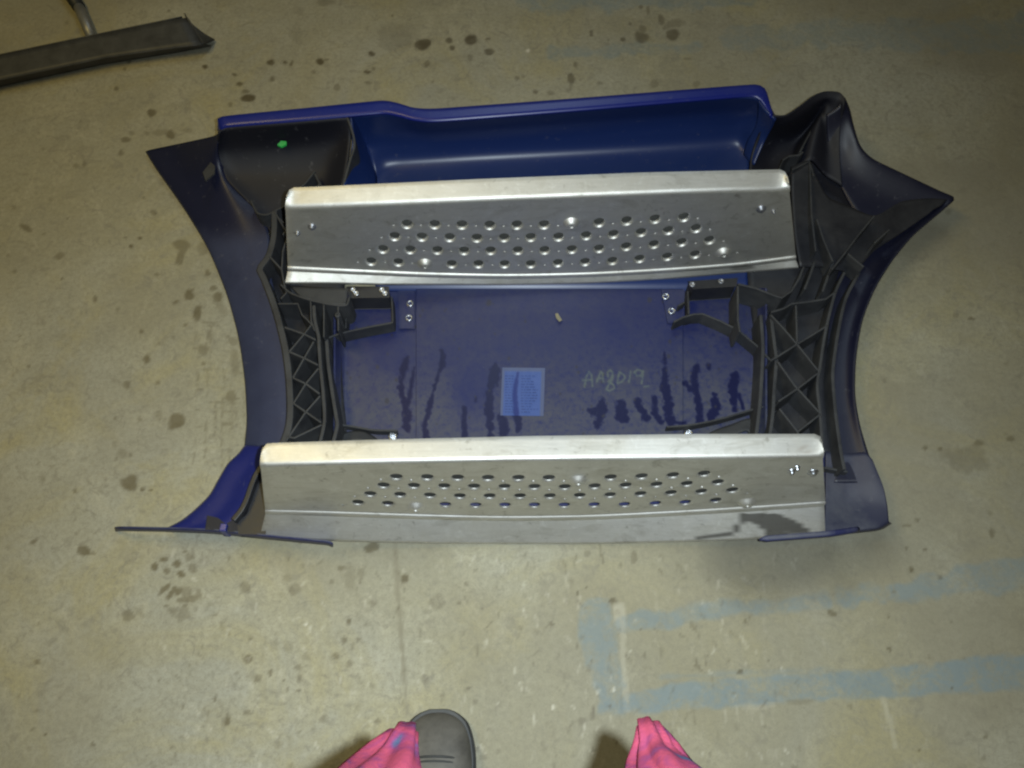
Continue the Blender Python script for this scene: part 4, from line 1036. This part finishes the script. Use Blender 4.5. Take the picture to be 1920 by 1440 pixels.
m = body.modifiers.new('skin', 'SKIN'); m.use_smooth_shade = True
for i, sv in enumerate(me.skin_vertices[0].data):
    sv.radius = (rad[i], rad[i]); sv.use_root = (i == 0)
m = body.modifiers.new('sub', 'SUBSURF'); m.levels = 1; m.render_levels = 2

# scarf ends: folded strips of cloth hanging from the neck
def scarf_end(sgn, tip_px, spine, widths):
    """spine in world (top to tip); cross section is a soft fold"""
    pts = resample([tuple(p) for p in spine], 40)
    d = np.r_[0, np.cumsum(np.linalg.norm(np.diff(np.array(spine, float)), axis=1))] if False else None
    W = np.interp(np.linspace(0, 1, 40), [w[0] for w in widths], [w[1] for w in widths])
    V, Fc = [], []; S = 44
    for i in range(40):
        t = i / 39
        p = Vector(pts[i]); q = Vector(pts[min(i + 1, 39)]) - Vector(pts[max(i - 1, 0)]); q.normalize()
        side = Vector((1, 0, 0)); side = (side - q * side.dot(q)).normalized(); nr = q.cross(side)
        for k in range(S):
            a = 2 * math.pi * k / S
            rr = 1 + .22 * math.sin(3 * a + 2.2 * t * 6 + sgn) + .14 * math.sin(7 * a - 9 * t + 2 * sgn) + .05 * math.sin(23 * t + 2 * a)
            V.append(p + side * (math.cos(a) * W[i] * rr) + nr * (math.sin(a) * W[i] * .55 * rr))
    for i in range(39):
        for k in range(S):
            k2 = (k + 1) % S; Fc.append((i*S+k, i*S+k2, (i+1)*S+k2, (i+1)*S+k))
    Fc.append(tuple(range(S))[::-1]); Fc.append(tuple(39*S + k for k in range(S)))
    o = mesh_obj('scarf_end', V, Fc, M['scarf'], per)
    return o
tl_ = P(757, 1372, .74); tr_ = P(1213, 1356, .74)
b_l = P(728, 1440, .77); b_r = P(1243, 1440, .77)
scarf_end(-1, None, [(-.05,-.175,1.44), (-.075,-.15,1.30), (-.088,-.105,1.10), (b_l.x - .006,-.060,.90), tuple(b_l), tuple(b_l.lerp(tl_, .55)), tuple(tl_), tuple(tl_ + Vector((.002, -.004, -.035)))],
          [(0,.024),(.6,.026),(.84,.022),(.93,.015),(.975,.0105),(.99,.007),(1,.0008)])
scarf_end(1, None, [(.05,-.175,1.44), (.078,-.15,1.30), (.092,-.105,1.10), (b_r.x + .012,-.060,.90), tuple(b_r), tuple(b_r.lerp(tr_, .55)), tuple(tr_), tuple(tr_ + Vector((0, -.004, -.035)))],
          [(0,.024),(.6,.026),(.84,.021),(.92,.0125),(.975,.0080),(.99,.0056),(1,.0008)])
ring = [Vector((.062 * math.cos(a), -.215 + .058 * math.sin(a), 1.455 - .02 * math.sin(a))) for a in np.linspace(0, 2 * math.pi, 25)]
tube('scarf_loop', ring, .024, M['scarf'], per, 12, cap=False)
